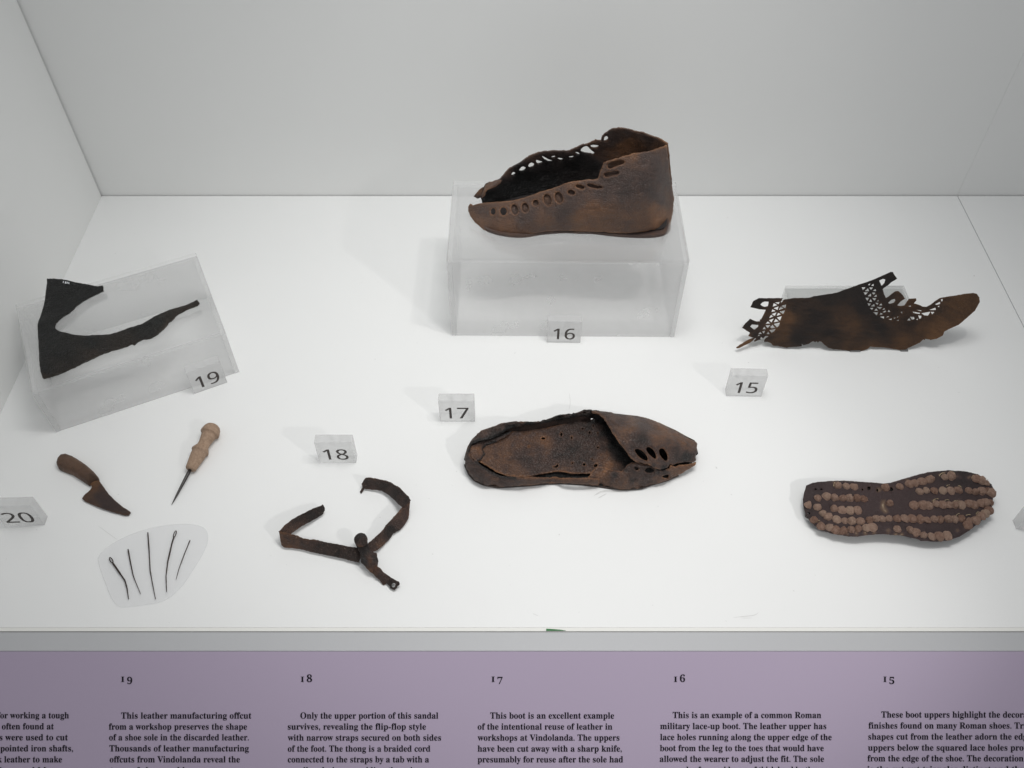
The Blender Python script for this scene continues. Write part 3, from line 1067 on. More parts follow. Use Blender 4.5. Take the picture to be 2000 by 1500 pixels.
vh = [[(1403, 512), (1425, 503), (1462, 520), (1492, 550), (1504, 588), (1485, 592), (1450, 572), (1418, 540)], [(1488, 500), (1510, 489), (1542, 510), (1562, 550), (1561, 584), (1530, 562), (1498, 530)],
      [(1583, 510), (1605, 499), (1632, 515), (1650, 555), (1647, 587), (1632, 597), (1600, 562), (1585, 535)]]
vd = Z3([(1095, 228, .038), (1260, 245, .032), (1420, 262, .028), (1520, 290, .026), (1700, 365, .022), (1840, 440, .018), (1862, 520, .016), (1850, 590, .014), (1780, 600, .020), (1690, 622, .026),
         (1590, 655, .030), (1500, 618, .036), (1415, 598, .041), (1335, 512, .047), (1250, 395, .049), (1185, 282, .044), (1400, 360, .052), (1400, 450, .052), (1550, 420, .046), (1550, 540, .041),
         (1700, 460, .036), (1700, 550, .031), (1790, 510, .026)])
vs_ = Z3([(1200, 290, .44), (1300, 300, .52), (1400, 340, .58), (1350, 430, .55), (1450, 400, .44), (1450, 460, .42), (1420, 500, .46), (1550, 350, .60), (1600, 420, .62), (1700, 420, .60), (1750, 470, .64),
          (1650, 500, .54), (1700, 560, .42), (1780, 570, .34), (1800, 500, .56), (1830, 450, .58), (1550, 600, .52), (1460, 590, .52), (1250, 260, .55), (1720, 520, .48), (1540, 625, -.3, 4.), (1620, 645, -.4, 5.), (1450, 605, -.25, 4.), (1440, 440, -.12, 14.), (1330, 380, .1, 12.), (1600, 380, .12, 14.), (1780, 560, -.2, 8.)])  # dark spots along the lower edge put recess shade into the colour
sheet('vamp', vo, M_SHOE, vd, 'z', [Z3(h) for h in vh], step=3.0, thick=.002, parent=shoe, stain_shade=vs_, rough=.0011, rscale=38., round_px=3.5, round_h=.0016, rag=.7, seed=24, hole_lip=.0008, hole_lip_px=4, wear=.2, relief=wrinkles(.0012, .03, .10, None, 24))
fo = Z3([(1070, 722), (1085, 692), (1108, 655), (1150, 632), (1190, 640), (1250, 662), (1310, 668), (1335, 645), (1355, 620), (1385, 606), (1430, 606), (1470, 618), (1510, 622), (1545, 640), (1570, 662),
         (1610, 668), (1660, 650), (1668, 625), (1692, 632), (1740, 630), (1800, 622), (1852, 600), (1842, 622), (1800, 655), (1720, 700), (1640, 735), (1530, 765), (1450, 793), (1350, 800), (1250, 790), (1150, 776), (1080, 768), (1062, 745)])
foh = [[(1475, 665), (1490, 648), (1520, 645), (1550, 660), (1540, 680), (1500, 682)], [(1598, 706), (1630, 692), (1655, 690), (1652, 722), (1625, 712)], [(1400, 640), (1420, 635), (1438, 650), (1425, 662), (1405, 655)]]
fod = Z3([(1070, 722, .019), (1108, 655, .018), (1250, 662, .021), (1335, 645, .027), (1385, 606, .034), (1510, 622, .032), (1610, 668, .024), (1692, 632, .022), (1800, 622, .016), (1852, 600, .013), (1800, 655, .009),
          (1640, 735, .005), (1450, 793, .003), (1250, 790, .003), (1080, 768, .004), (1250, 730, .0185), (1400, 720, .0195), (1550, 710, .0165)])
fos = Z3([(1150, 650, .52), (1170, 690, .72), (1130, 740, .55), (1250, 700, .5), (1300, 740, .56), (1400, 640, .45), (1450, 740, .42), (1350, 770, .62), (1420, 770, .62), (1550, 730, .55), (1520, 660, .3), (1620, 690, .5),
          (1700, 670, .62), (1780, 640, .66), (1600, 740, .66), (1250, 780, .58), (1615, 655, -.45, 5.), (1575, 668, -.3, 4.), (1415, 645, -.3, 4.), (1340, 655, -.2, 4.), (1190, 668, .25, 3.), (1260, 700, -.25, 5.), (1380, 735, -.2, 6.)])  # dark spots near the top edge paint the recess shade below the straps
sheet('side_quarter', fo, M_SHOE, fod, 'z', [Z3(h) for h in foh], step=3.0, thick=.002, parent=shoe, stain_shade=fos, rough=.0017, rscale=75., round_px=3., round_h=.0012, rag=.8, seed=25, wear=.22, relief=wrinkles(.0012, .05, .13, None, 25), hole_lip=.001, hole_lip_px=4)
full = Z3(sil + [(1250, 790), (1350, 800), (1450, 793), (1530, 765), (1640, 735), (1720, 700), (1800, 655), (1845, 600), (1850, 530), (1800, 440), (1700, 390), (1500, 320), (1250, 280)])
fpl = [at_z(*p, .003) for p in full]
fc = sum(fpl, Vector()) / len(fpl)
# the far edge of the plan lies under the higher far rim
pl = []
for (px, py), p in zip(full, fpl):
    if py < 740 + 520 / 3.7037:
        p = at_z(px, py + 18, .003)
    pl.append((p.x * .985 + fc.x * .015, p.y * .975 + fc.y * .025))
slab('sole', chaikin(pl, 1), .0004, .0075, M_SHOE, shoe, stain_shade=-.3, bevel=.002)  # coloured near-black so the gaps beside the insole read as deep shade
rim_f = Z3([(1862, 520), (1840, 440), (1780, 410), (1700, 365), (1600, 320), (1520, 290), (1420, 262), (1350, 255), (1260, 245), (1200, 232), (1130, 226)])
V_ = TPS(vd)(np.array(rim_f))
skirt('far_wall', [at_z(p[0], p[1] + 1.2, z - .001) for p, z in zip(rim_f, V_)], .003, M_SHOE, shoe, .004)
rim_n = Z3([(180, 620)] + sil[15:] + [(1250, 790), (1350, 800), (1450, 793), (1530, 765), (1640, 735), (1720, 700)])
skirt('near_wall', [at_z(p[0], p[1] - 1.0, .0045) for p in rim_n], .0003, M_SHOE, shoe, .002)
rim_h = Z3(list(reversed(sil[13:14])) + list(reversed(sil[:13])))
V_ = TPS(rd)(np.array(rim_h))
skirt('heel_wall', [at_z(p[0], p[1] + 1.2, z - .001) for p, z in zip(rim_h, V_)], .003, M_SHOE, shoe, .005)

# ------------------------------------------------------------------ openwork boot upper 15
up_base = at_z(1640, 684, 0)
Zd = Z(1670, 520, 7.6923)
Ze = Z(1430, 570, 12.5)
Z8 = Z(1480, 540, 5.0)
left = Ze([(455, 380), (480, 320), (520, 235), (590, 190), (670, 150), (800, 160), (1000, 160), (1120, 152), (1240, 155), (1210, 210), (1183, 252), (1215, 258), (1245, 225), (1280, 182), (1400, 172), (1550, 162), (1660, 148), (1745, 150)])
topb = Z8([(440, 210), (520, 205), (545, 195), (620, 182), (660, 176), (720, 168), (780, 155), (850, 128), (900, 110)])
right = Zd([(0, 300), (140, 250), (300, 195), (420, 140), (540, 85), (570, 88), (595, 130), (635, 185), (600, 210), (540, 245), (500, 285), (425, 335), (418, 350), (440, 420), (470, 480), (500, 465),
            (560, 420), (620, 375), (655, 375), (720, 430), (752, 490), (700, 520), (670, 550), (640, 590), (690, 600), (755, 590), (780, 540), (815, 490), (920, 487), (922, 515), (885, 560), (960, 580),
            (1020, 608), (1080, 608), (1140, 575), (1200, 525), (1260, 485), (1320, 470), (1500, 440), (1640, 415), (1780, 400), (1830, 415), (1870, 470), (1875, 540), (1830, 620), (1800, 670), (1700, 760),
            (1560, 880), (1400, 950), (1340, 985), (1320, 1040), (1230, 1090), (1130, 1110), (1115, 1098), (1060, 1092), (1045, 1108), (1025, 1100), (970, 1150), (880, 1190), (800, 1225), (760, 1250),
            (690, 1262), (600, 1245), (430, 1220), (230, 1210), (190, 1240), (140, 1260), (80, 1275)])
botb = Z8([(900, 725), (800, 715), (740, 710), (690, 695), (650, 665), (620, 636), (600, 630), (585, 642), (572, 628), (560, 640), (540, 630), (520, 640), (500, 655), (470, 667), (442, 670), (432, 660),
           (428, 680), (350, 688), (300, 690), (285, 697), (240, 686)])
leftb = Ze([(1120, 1325), (1000, 1312), (960, 1265), (920, 1240), (860, 1220), (780, 1214), (782, 1185), (800, 1150), (850, 1110), (900, 1080), (800, 1078), (765, 1130), (735, 1128), (710, 1100), (680, 1140), (700, 1165),
            (665, 1165), (610, 1185), (550, 1222), (535, 1205), (590, 1140), (560, 1135), (500, 1195), (440, 1240), (330, 1295), (200, 1362), (115, 1385), (100, 1365), (200, 1290), (310, 1220), (420, 1160), (500, 1130), (545, 1120),
            (500, 1118), (400, 1085), (440, 1005), (350, 950), (250, 880), (290, 820), (340, 760), (440, 660), (520, 695), (600, 720), (690, 725), (680, 695), (720, 660), (760, 590), (800, 510), (830, 440), (650, 425)])
uo = left + topb + right + botb + leftb
uh = [Ze(h) for h in ([(690, 310), (740, 260), (800, 240), (897, 243), (880, 352), (800, 368), (740, 347)], [(438, 845), (480, 797), (648, 808), (640, 852), (560, 922), (520, 912)],
                      [(1055, 265), (1165, 252), (1130, 294)], [(998, 365), (1018, 285), (1097, 326)], [(1212, 344), (1316, 315), (1292, 396)], [(1018, 405), (1130, 358), (1114, 440)], [(1145, 440), (1190, 362), (1246, 410)],
                      [(966, 495), (988, 434), (1056, 470)], [(1172, 484), (1286, 457), (1247, 536)], [(978, 545), (1076, 508), (1048, 586)], [(1094, 583), (1124, 518), (1192, 556)], [(908, 640), (955, 568), (1002, 610)],
                      [(1103, 628), (1212, 598), (1166, 697)], [(908, 694), (1017, 658), (972, 747)], [(1024, 740), (1064, 668), (1132, 723)], [(818, 784), (875, 728), (928, 775)], [(1028, 788), (1156, 758), (1135, 832), (1095, 862)],
                      [(823, 822), (938, 815), (870, 882)], [(935, 860), (985, 813), (1048, 884), (965, 890)], [(745, 914), (785, 858), (826, 914)], [(918, 936), (1052, 910), (1022, 974), (970, 996)], [(734, 968), (806, 950), (775, 1016)],
                      [(644, 1028), (690, 984), (726, 1026)], [(845, 1029), (880, 972), (918, 1029)], [(625, 1088), (650, 1050), (684, 1058)])]
tri = [[(365, 215), (420, 190), (460, 200), (450, 250), (420, 285), (395, 292)], [(500, 550), (550, 505), (605, 490), (615, 520), (590, 550), (520, 565)],
       [(198, 277), (237, 255), (222, 288)], [(247, 291), (282, 262), (285, 297)], [(105, 320), (160, 318), (124, 361)], [(219, 323), (271, 320), (245, 358)], [(152, 372), (201, 329), (213, 372)], [(272, 366), (313, 342), (321, 374)],
       [(132, 393), (195, 396), (160, 433)], [(259, 398), (311, 400), (285, 431)], [(197, 447), (241, 409), (248, 453)], [(289, 457), (326, 425), (333, 458)], [(162, 476), (215, 478), (190, 523)], [(265, 480), (329, 487), (295, 518)],
       [(215, 532), (240, 492), (261, 534)], [(333, 527), (359, 505), (365, 527)], [(192, 560), (245, 566), (215, 603)], [(312, 551), (365, 556), (340, 583)], [(242, 602), (296, 565), (305, 602)], [(369, 587), (396, 559), (415, 587)],
       [(227, 630), (285, 628), (262, 658)], [(332, 613), (414, 616), (375, 643)], [(295, 670), (320, 637), (348, 670)], [(415, 651), (440, 627), (458, 645), (430, 657)], [(282, 693), (353, 698), (331, 738)], [(417, 687), (466, 662), (472, 682), (440, 694)],
       [(492, 682), (510, 655), (538, 687)], [(370, 732), (385, 702), (418, 718)], [(382, 760), (443, 753), (437, 788)], [(467, 767), (500, 748), (513, 763)], [(508, 797), (563, 783), (552, 808)], [(582, 777), (623, 766), (600, 787)],
       [(630, 767), (662, 743), (652, 772)], [(628, 817), (664, 798), (662, 820)], [(692, 690), (724, 683), (710, 712)], [(787, 814), (820, 777), (838, 814)], [(832, 763), (887, 763), (893, 791), (860, 803)], [(872, 683), (972, 703), (967, 719), (880, 700)],
       [(952, 743), (997, 748), (992, 777), (970, 788)], [(1007, 708), (1124, 688), (1092, 738), (1050, 738)], [(1122, 655), (1202, 627), (1208, 654), (1160, 661)], [(1138, 688), (1188, 688), (1160, 718)], [(938, 657), (998, 666), (990, 678)],
       [(1207, 570), (1272, 537), (1273, 567), (1230, 580)], [(1293, 498), (1314, 496), (1312, 524), (1296, 522)], [(798, 601), (848, 593), (843, 608)], [(1243, 606), (1264, 592), (1262, 614)], [(923, 801), (947, 783), (942, 807)]]
uh += [Zd(h) for h in tri]
LEAN = .60
Y15 = .8180


def updepth(P):
    v = P[:, 1] - 750.
    dy = F * CP - v * SP
    dz = F * SP + v * CP
    # plane Y = Y15 + LEAN * z
    Y = (Y15 + LEAN * CAMH) / (1 + LEAN * dz / dy)
    bul = TPS([(1440, 680, -.004), (1470, 590, .002), (1520, 680, .002), (1540, 600, .002), (1600, 640, -.004), (1660, 684, 0.), (1740, 540, .003), (1700, 620, -.003), (1765, 684, .0), (1800, 620, .003), (1910, 590, -.012), (1850, 640, -.008)])
    return Y + bul(P)


us = [(1475, 590, .12), (1460, 630, .14), (1505, 620, .34), (1540, 620, .52), (1530, 650, .46), (1560, 600, .22), (1600, 590, .22), (1600, 620, .20), (1560, 660, .18), (1620, 650, .18), (1650, 625, .42), (1665, 635, .44), (1640, 630, .36),
      (1700, 560, .06), (1730, 545, .06), (1690, 600, .10), (1740, 580, .18), (1755, 575, .38), (1780, 590, .42), (1720, 640, .16), (1740, 625, .34), (1780, 630, .20), (1800, 640, .42), (1820, 600, .30), (1860, 610, .46), (1880, 590, .48), (1895, 580, .44),
      (1840, 640, .56), (1830, 655, .60), (1760, 665, .46), (1700, 672, .46), (1660, 675, .40), (1620, 665, .30), (1560, 680, .2), (1700, 650, .28), (1480, 660, .2), (1460, 670, .55), (1445, 678, .55), (1640, 570, .14), (1600, 575, .12)]
sheet_up = sheet('boot_upper', uo, M_UPPER, updepth, 'y', uh, step=2.5, thick=.0018, origin=tuple(up_base), stain_shade=[(a_, b_, c_ + .07) for a_, b_, c_ in us], rough=.0009, rscale=45., round_px=1.2, round_h=.0002, rag=.35, seed=41, crisp=1.16, wear=.12,
      relief=wrinkles(.0011, .018, .16, [(1560, 620, .6), (1600, 650, 1), (1540, 665, 1), (1650, 630, .8), (1720, 650, .5), (1800, 640, .3), (1880, 600, .1), (1640, 580, .3), (1700, 590, .1), (1740, 570, 0), (1480, 620, 0), (1780, 620, 0)], 5))
tag(sheet_up, 'dark flat boot upper with cut-out triangles propped against a clear block', 'boot upper')

# clear block behind the upper, with two pins that hold its lower edge
c1, c2 = at_y(1533, 560, .905), at_y(1766, 557, .905)
blk = thing('support_block', 'clear low block behind the openwork boot upper', 'stand', (c1.x, .850, 0))
bw = c2.x - c1.x
box('top_panel', (0, 0, .034), (bw, .055, .039), M_CLEAR, blk)
box('back_panel', (0, .050, .0002), (bw, .055, .0338), M_CLEAR, blk)
box('side_panel', (0, 0, .0002), (.005, .0498, .0338), M_CLEAR, blk)
box('side_panel', (bw - .005, 0, .0002), (bw, .0498, .0338), M_CLEAR, blk)
for px0, px1, py in ((1660, 1681, 687), (1759, 1774, 686)):
    p, q = at_z(px0, py, .001) - blk.location, at_z(px1, py, .001) - blk.location
    box('support_pin', (p.x, p.y, .0001), (q.x, p.y + .004, .0018), M_PIN, blk, bevel=.0003)

# ------------------------------------------------------------------ hobnailed sole
Z4 = Z(1500, 880, 4.0)
so = Z4([(300, 270), (340, 250), (400, 240), (500, 232), (620, 232), (740, 240), (830, 245), (900, 252), (960, 245), (1050, 220), (1150, 190), (1250, 165), (1330, 155), (1430, 150), (1550, 160), (1640, 180), (1690, 210),
         (1720, 235), (1750, 260), (1770, 310), (1765, 350), (1755, 430), (1740, 480), (1690, 530), (1640, 570), (1580, 620), (1500, 670), (1400, 702), (1310, 709), (1220, 702), (1140, 682), (1060, 662), (960, 652), (870, 650),
         (780, 656), (700, 669), (640, 669), (560, 658), (480, 638), (420, 618), (370, 583), (330, 548), (300, 500), (280, 450), (272, 380), (285, 320)])
sole = thing('hobnailed_sole', 'loose dark shoe sole studded with rows of rusty round hobnails', 'shoe sole', tuple(at_z(1755, 985, .010)))
SOLE_DROP = .014
sd = Z4([(300, 270, .030), (620, 232, .031), (960, 245, .033), (1430, 150, .034), (1700, 220, .032), (1765, 350, .030), (1740, 480, .029), (1400, 702, .027), (960, 652, .031), (640, 669, .028), (370, 583, .026), (272, 380, .027), (600, 450, .029), (1000, 450, .033), (1400, 450, .031)])
sd = [(a_, b_, c_ - SOLE_DROP) for a_, b_, c_ in sd]
ss = Z4([(350, 290, .35), (400, 330, .3), (600, 420, .44), (850, 400, .46), (1000, 330, .48), (1100, 370, .44), (1400, 370, .44), (1500, 480, .42), (1300, 600, .40), (900, 600, .4), (700, 640, .42), (1480, 190, .2), (1600, 620, .40), (330, 470, .3), (450, 330, .45), (1250, 500, .46), (1450, 660, .35),
         (905, 400, .35, 5), (898, 450, .4, 6), (920, 475, .4, 5), (895, 425, .3, 4), (1340, 190, .5, 4), (1385, 170, .5, 4), (1430, 165, .5, 4), (1475, 200, .5, 4), (1505, 210, .4, 3), (1565, 212, .6, 4), (1580, 200, .3, 3), (1600, 205, .5, 4), (1090, 235, .4, 4),
         (560, 640, .5, 4), (620, 650, .4, 3), (690, 645, .5, 4), (760, 640, .5, 4), (830, 635, .55, 4), (940, 625, .4, 5), (1000, 650, .5, 4), (1045, 655, .5, 4), (400, 560, .5, 4), (520, 250, .4, 4), (870, 305, .35, 5), (1550, 600, .5, 4), (1580, 590, .5, 3), (1480, 625, .4, 4), (1500, 310, .5, 4), (1410, 290, .5, 3), (1290, 400, .5, 3), (1600, 400, .5, 4), (1660, 400, .5, 4), (1490, 400, .5, 4)])
sh = [ell(375, 297, 8, 7), ell(420, 298, 10, 6), ell(965, 297, 16, 16), ell(790, 290, 13, 16), ell(856, 306, 8, 12), ell(320, 485, 12, 8), ell(740, 300, 6, 8)]
sheet('sole_leather', so, M_SOLE, sd, 'z', [Z4(h) for h in sh], step=3.2, thick=.006, parent=sole, stain_shade=ss, rough=.0006, rscale=90., round_px=3, round_h=.0012, rag=.6, seed=51)
nails = [(545, 272), (610, 278), (675, 282), (915, 290), (1030, 280), (1100, 262), (1150, 252), (1205, 240), (1265, 225), (1380, 205), (1430, 198), (1630, 218), (1668, 232), (1705, 252),
         (390, 370), (460, 358), (518, 368), (585, 372), (635, 370), (695, 372), (750, 378), (1182, 320), (1240, 310), (1300, 312), (1365, 312), (1430, 312), (1485, 308), (1570, 312), (1620, 322), (1670, 315), (1715, 312), (1742, 330),
         (515, 452), (580, 465), (640, 465), (700, 465), (950, 412), (1140, 425), (1205, 425), (1258, 428), (1315, 415), (1365, 420), (1415, 425), (1462, 425), (1515, 425), (1570, 412), (1612, 425), (1660, 412), (1703, 408), (1736, 405),
         (315, 425), (388, 442), (430, 490), (472, 517), (540, 540), (600, 548), (655, 548), (720, 552), (790, 542), (845, 530), (890, 532), (945, 530), (1010, 530), (1070, 528), (1125, 530), (1190, 535), (1245, 540), (1300, 535), (1350, 538), (1405, 535),
         (1460, 535), (1515, 530), (1575, 548), (1625, 545), (1560, 578), (1668, 510), (1700, 490), (1728, 466), (360, 540), (415, 590), (480, 600), (530, 620), (590, 626), (650, 616), (705, 610), (765, 603), (820, 597),
         (1010, 612), (1110, 620), (1155, 640), (1215, 660), (1280, 670), (1335, 668), (1398, 662)]
sheet('hole_backing', [(1755 + (x - 1755) * .97, 985 + (y - 985) * .94) for x, y in so], M_SOLE, [(a_, b_, c_ - .0045) for a_, b_, c_ in sd], 'z', step=9., thick=.001, parent=sole, stain_shade=.0, seed=52, wear=0)  # dark backing sheet added so the holes above it read black
STP = TPS(sd)
protos = []
for k in range(10):
    V, Fs = [(0, 0, .0044)], []
    nr, na = 6, 18
    for r in range(1, nr + 1):
        f = r / nr
        for j in range(na):
            an = 2 * math.pi * j / na
            rr = .0052 * f * (1 + .22 * noise.noise(Vector((math.cos(an) * 1.7, math.sin(an) * 1.7, k * 3.1))))
            zz = .0044 * (1 - f ** 2.6) + .0013 * noise.noise(Vector((math.cos(an) * f * 2.4, math.sin(an) * f * 2.4, k * 7.7))) * (1 - f * .4)
            zz -= .0009 * math.exp(-(f / .22) ** 2) if k % 2 else 0
            if r == nr:
                zz = -.0012
            V.append((rr * math.cos(an), rr * math.sin(an), zz))
    for j in range(na):
        Fs.append((0, 1 + j, 1 + (j + 1) % na))
    for r in range(nr - 1):
        for j in range(na):
            a0 = 1 + r * na
            Fs.append((a0 + j, a0 + na + j, a0 + na + (j + 1) % na, a0 + (j + 1) % na))
    me = bpy.data.meshes.new('hobnail')
    me.from_pydata(V, [], Fs)
    me.polygons.foreach_set('use_smooth', [True] * len(me.polygons))
    at = me.attributes.new('stain_shade', 'FLOAT', 'POINT')
    at.data.foreach_set('value', np.full(len(V), .28 + .05 * (k % 3), dtype=np.float32))
    me.materials.append(M_NAIL)
    protos.append(me)
ny = STP(np.array(Z4(nails)))
for i, (q, z) in enumerate(zip(Z4(nails), ny)):
    o = bpy.data.objects.new('hobnail', protos[(i * 7) % 10])
    COL.objects.link(o)
    o.parent = sole
    o.location = at_z(q[0], q[1], z + .0005) - sole.location
    s = random.uniform(.82, 1.16)
    o.scale = (s * random.uniform(.92, 1.08), s, random.uniform(.6, 1.3))
    o.rotation_euler = (random.uniform(-.25, .25), random.uniform(-.25, .25), random.uniform(0, 6.28))
M_CRUST = plain('pale_crust', (.46, .36, .23), .8, .2, .4, 600.)
for cx, cy, r, a0, a1 in ((1372, 208, 34, 170, 330), (1432, 200, 36, 200, 370), (1625, 218, 32, 170, 260), (1700, 248, 26, 250, 340), (1485, 308, 34, 250, 360), (1415, 296, 28, 210, 300), (1320, 412, 36, 190, 320),
                          (1400, 418, 34, 210, 330), (1470, 420, 30, 200, 330), (1600, 412, 30, 30, 120), (1500, 525, 34, 200, 290), (1655, 505, 30, 180, 270), (545, 272, 32, 150, 260), (405, 585, 40, 200, 290), (1335, 670, 30, 40, 110), (1570, 540, 40, 220, 310)):
    P = Z4([(cx + r * math.cos(math.radians(a0 + (a1 - a0) * (.15 + .6 * k / 8))), cy + r * math.sin(math.radians(a0 + (a1 - a0) * (.15 + .6 * k / 8)))) for k in range(9)])
    zz = STP(np.array(P))
    tube('corrosion_rim', [at_z(p[0], p[1], z + .0012 + random.uniform(-.0003, .0005)) for p, z in zip(P, zz)], [.0001 + .00038 * random.random() for _ in P], M_CRUST, sole, seg=6)

# small hidden rest under the sole
m0 = at_z(1755, 990, .01)
tag(box('sole_rest', (-.045, -.018, .0001), (.045, .018, .0065), M_CLEAR), 'clear rest block hidden under the hobnailed sole', 'stand').location = (m0.x, m0.y, 0)

# ------------------------------------------------------------------ sandal straps 18
Z5 = Z(500, 820, 4.16667)
sand = thing('sandal_straps', 'brown leather sandal straps joined at a knotted tab, lying flat', 'sandal', tuple(at_z(670, 1060, 0)))
kw = dict(parent=sand, rough=.0009, rscale=80., round_px=2., round_h=.0006, rag=.6, step=2.6, thick=.0022)
sheet('left_strap', Z5([(185, 915), (240, 925), (300, 940), (380, 965), (500, 985), (620, 1005), (740, 1028), (835, 1042), (860, 1100), (835, 1162), (760, 1145), (640, 1115), (520, 1095), (400, 1065), (300, 1048), (230, 1040), (205, 1022), (195, 980)]), M_STRAP,
      Z5([(185, 915, .020), (300, 940, .019), (500, 985, .017), (740, 1028, .014), (835, 1042, .012), (835, 1162, .006), (640, 1115, .005), (400, 1065, .004), (220, 1035, .004), (195, 980, .011)]), 'z', stain_shade=Z5([(230, 980, .58), (320, 1000, .62), (400, 1010, .5), (550, 1040, .36), (700, 1080, .32), (620, 1020, .42), (820, 1100, .34)]), seed=61, **kw)
sheet('left_strap_end', Z5([(186, 913), (230, 860), (290, 815), (350, 780), (430, 740), (500, 710), (548, 693), (563, 715), (560, 740), (545, 770), (500, 800), (440, 830), (380, 865), (320, 905), (285, 932), (240, 924)]), M_STRAP,
      Z5([(186, 913, .019), (290, 815, .020), (430, 740, .016), (548, 693, .012), (545, 770, .004), (440, 830, .006), (320, 905, .009), (285, 932, .012)]), 'z', stain_shade=Z5([(240, 880, .5), (320, 860, .52), (340, 800, .36), (450, 770, .28), (530, 730, .28)]), seed=62, **kw)
sheet('right_strap', Z5([(905, 1010), (960, 965), (1020, 910), (1080, 840), (1130, 780), (1190, 715), (1252, 650), (1256, 670), (1250, 740), (1246, 800), (1210, 860), (1170, 900), (1120, 925), (1090, 970), (1040, 1020), (990, 1060), (940, 1078), (895, 1045)]), M_STRAP,
      Z5([(905, 1010, .012), (1080, 840, .017), (1190, 715, .016), (1252, 650, .019), (1246, 800, .006), (1120, 925, .004), (990, 1060, .006), (940, 1078, .009)]), 'z', stain_shade=Z5([(1200, 760, .55), (1150, 830, .56), (1080, 900, .30), (1000, 980, .45), (1010, 1020, .52), (940, 1040, .42)]), seed=63, **kw)
sheet('right_strap_end', Z5([(885, 478), (920, 475), (1000, 490), (1080, 508), (1150, 545), (1200, 590), (1235, 620), (1257, 655), (1220, 690), (1192, 716), (1140, 670), (1080, 615), (1020, 580), (950, 572), (882, 562), (872, 578), (852, 602), (844, 585), (866, 550), (858, 522)]), M_STRAP,
      Z5([(885, 478, .016), (1000, 490, .019), (1150, 545, .022), (1257, 655, .021), (1192, 716, .016), (1080, 615, .007), (950, 572, .004), (858, 522, .006), (850, 600, .001)]), 'z', stain_shade=Z5([(920, 510, .46), (1000, 540, .38), (1080, 560, .40), (1150, 600, .32), (1210, 660, .36), (860, 580, .4)]), seed=64, **kw)
sheet('tab', Z5([(800, 1000), (795, 960), (812, 932), (845, 918), (885, 925), (908, 955), (912, 1000), (935, 1060), (985, 1085), (995, 1150), (988, 1195), (960, 1235), (930, 1242), (890, 1200), (850, 1165), (848, 1100), (825, 1045)]), M_STRAP,
      Z5([(800, 980, .018), (850, 920, .017), (910, 980, .018), (855, 975, .022), (830, 1045, .017), (920, 1050, .017), (880, 1100, .023), (990, 1120, .014), (850, 1165, .010), (930, 1242, .009), (985, 1195, .010), (930, 1150, .021)]), 'z',
      stain_shade=Z5([(850, 970, .30), (870, 1050, .2), (930, 1150, .62), (970, 1120, .36), (880, 1150, .3), (940, 1210, .6)]), seed=65, **{**kw, 'rough': .0016, 'rscale': 120.})
sheet('tab_end', Z5(ell(853, 975, 57, 60, 0, 20)), M_STRAP, Z5([(853, 975, .0245), (800, 975, .021), (910, 975, .0215), (853, 918, .0205), (853, 1032, .021)]), 'z', stain_shade=Z5([(840, 950, .26), (870, 1000, .34), (853, 1025, .5)]), seed=67, **{**kw, 'rag': .25, 'rough': .0006})
sheet('thong', Z5([(925, 1238), (950, 1215), (985, 1182), (1040, 1235), (1100, 1285), (1160, 1315), (1170, 1332), (1165, 1346), (1148, 1352), (1145, 1368), (1125, 1387), (1090, 1368), (1080, 1350), (1045, 1318), (1052, 1338), (1030, 1348), (1005, 1312), (970, 1272)]), M_STRAP,
      Z5([(925, 1238, .009), (985, 1182, .010), (1040, 1240, .010), (1160, 1320, .007), (1125, 1387, .003), (1030, 1345, .002), (970, 1272, .005), (1010, 1250, .012)]), 'z', holes=[Z5(ell(1120, 1345, 17, 17))], stain_shade=Z5([(960, 1220, .55), (1030, 1280, .42), (1130, 1330, .3)]), seed=66, **{**kw, 'rough': .0016, 'rscale': 150.})

# ------------------------------------------------------------------ black offcut 19
Z7 = Z(0, 470, 3.84615)
oo = Z7([(352, 283), (400, 281), (460, 285), (560, 308), (640, 322), (720, 338), (770, 333), (777, 350), (775, 373), (720, 395), (650, 430), (580, 480), (520, 535), (455, 580), (420, 610), (413, 640), (415, 660), (450, 680), (540, 700), (650, 713), (740, 708),
         (820, 703), (900, 680), (970, 650), (1060, 620), (1120, 585), (1190, 545), (1270, 515), (1340, 500), (1400, 480), (1480, 442), (1497, 465), (1480, 480), (1400, 515), (1320, 560), (1312, 575), (1275, 600), (1240, 645), (1180, 700), (1115, 740),
         (1060, 740), (1030, 755), (1000, 780), (985, 772), (900, 805), (820, 830), (740, 860), (680, 885), (600, 925), (520, 960), (430, 1005), (380, 1025), (320, 1033), (305, 980), (292, 900), (288, 800), (283, 700), (282, 630), (300, 560), (320, 500), (335, 440), (342, 370)])
zt = H19 + .003
off = thing('leather_offcut', 'black hook-shaped leather offcut lying on the low angled plinth', 'leather offcut', tuple(at_z(130, 640, H19)))
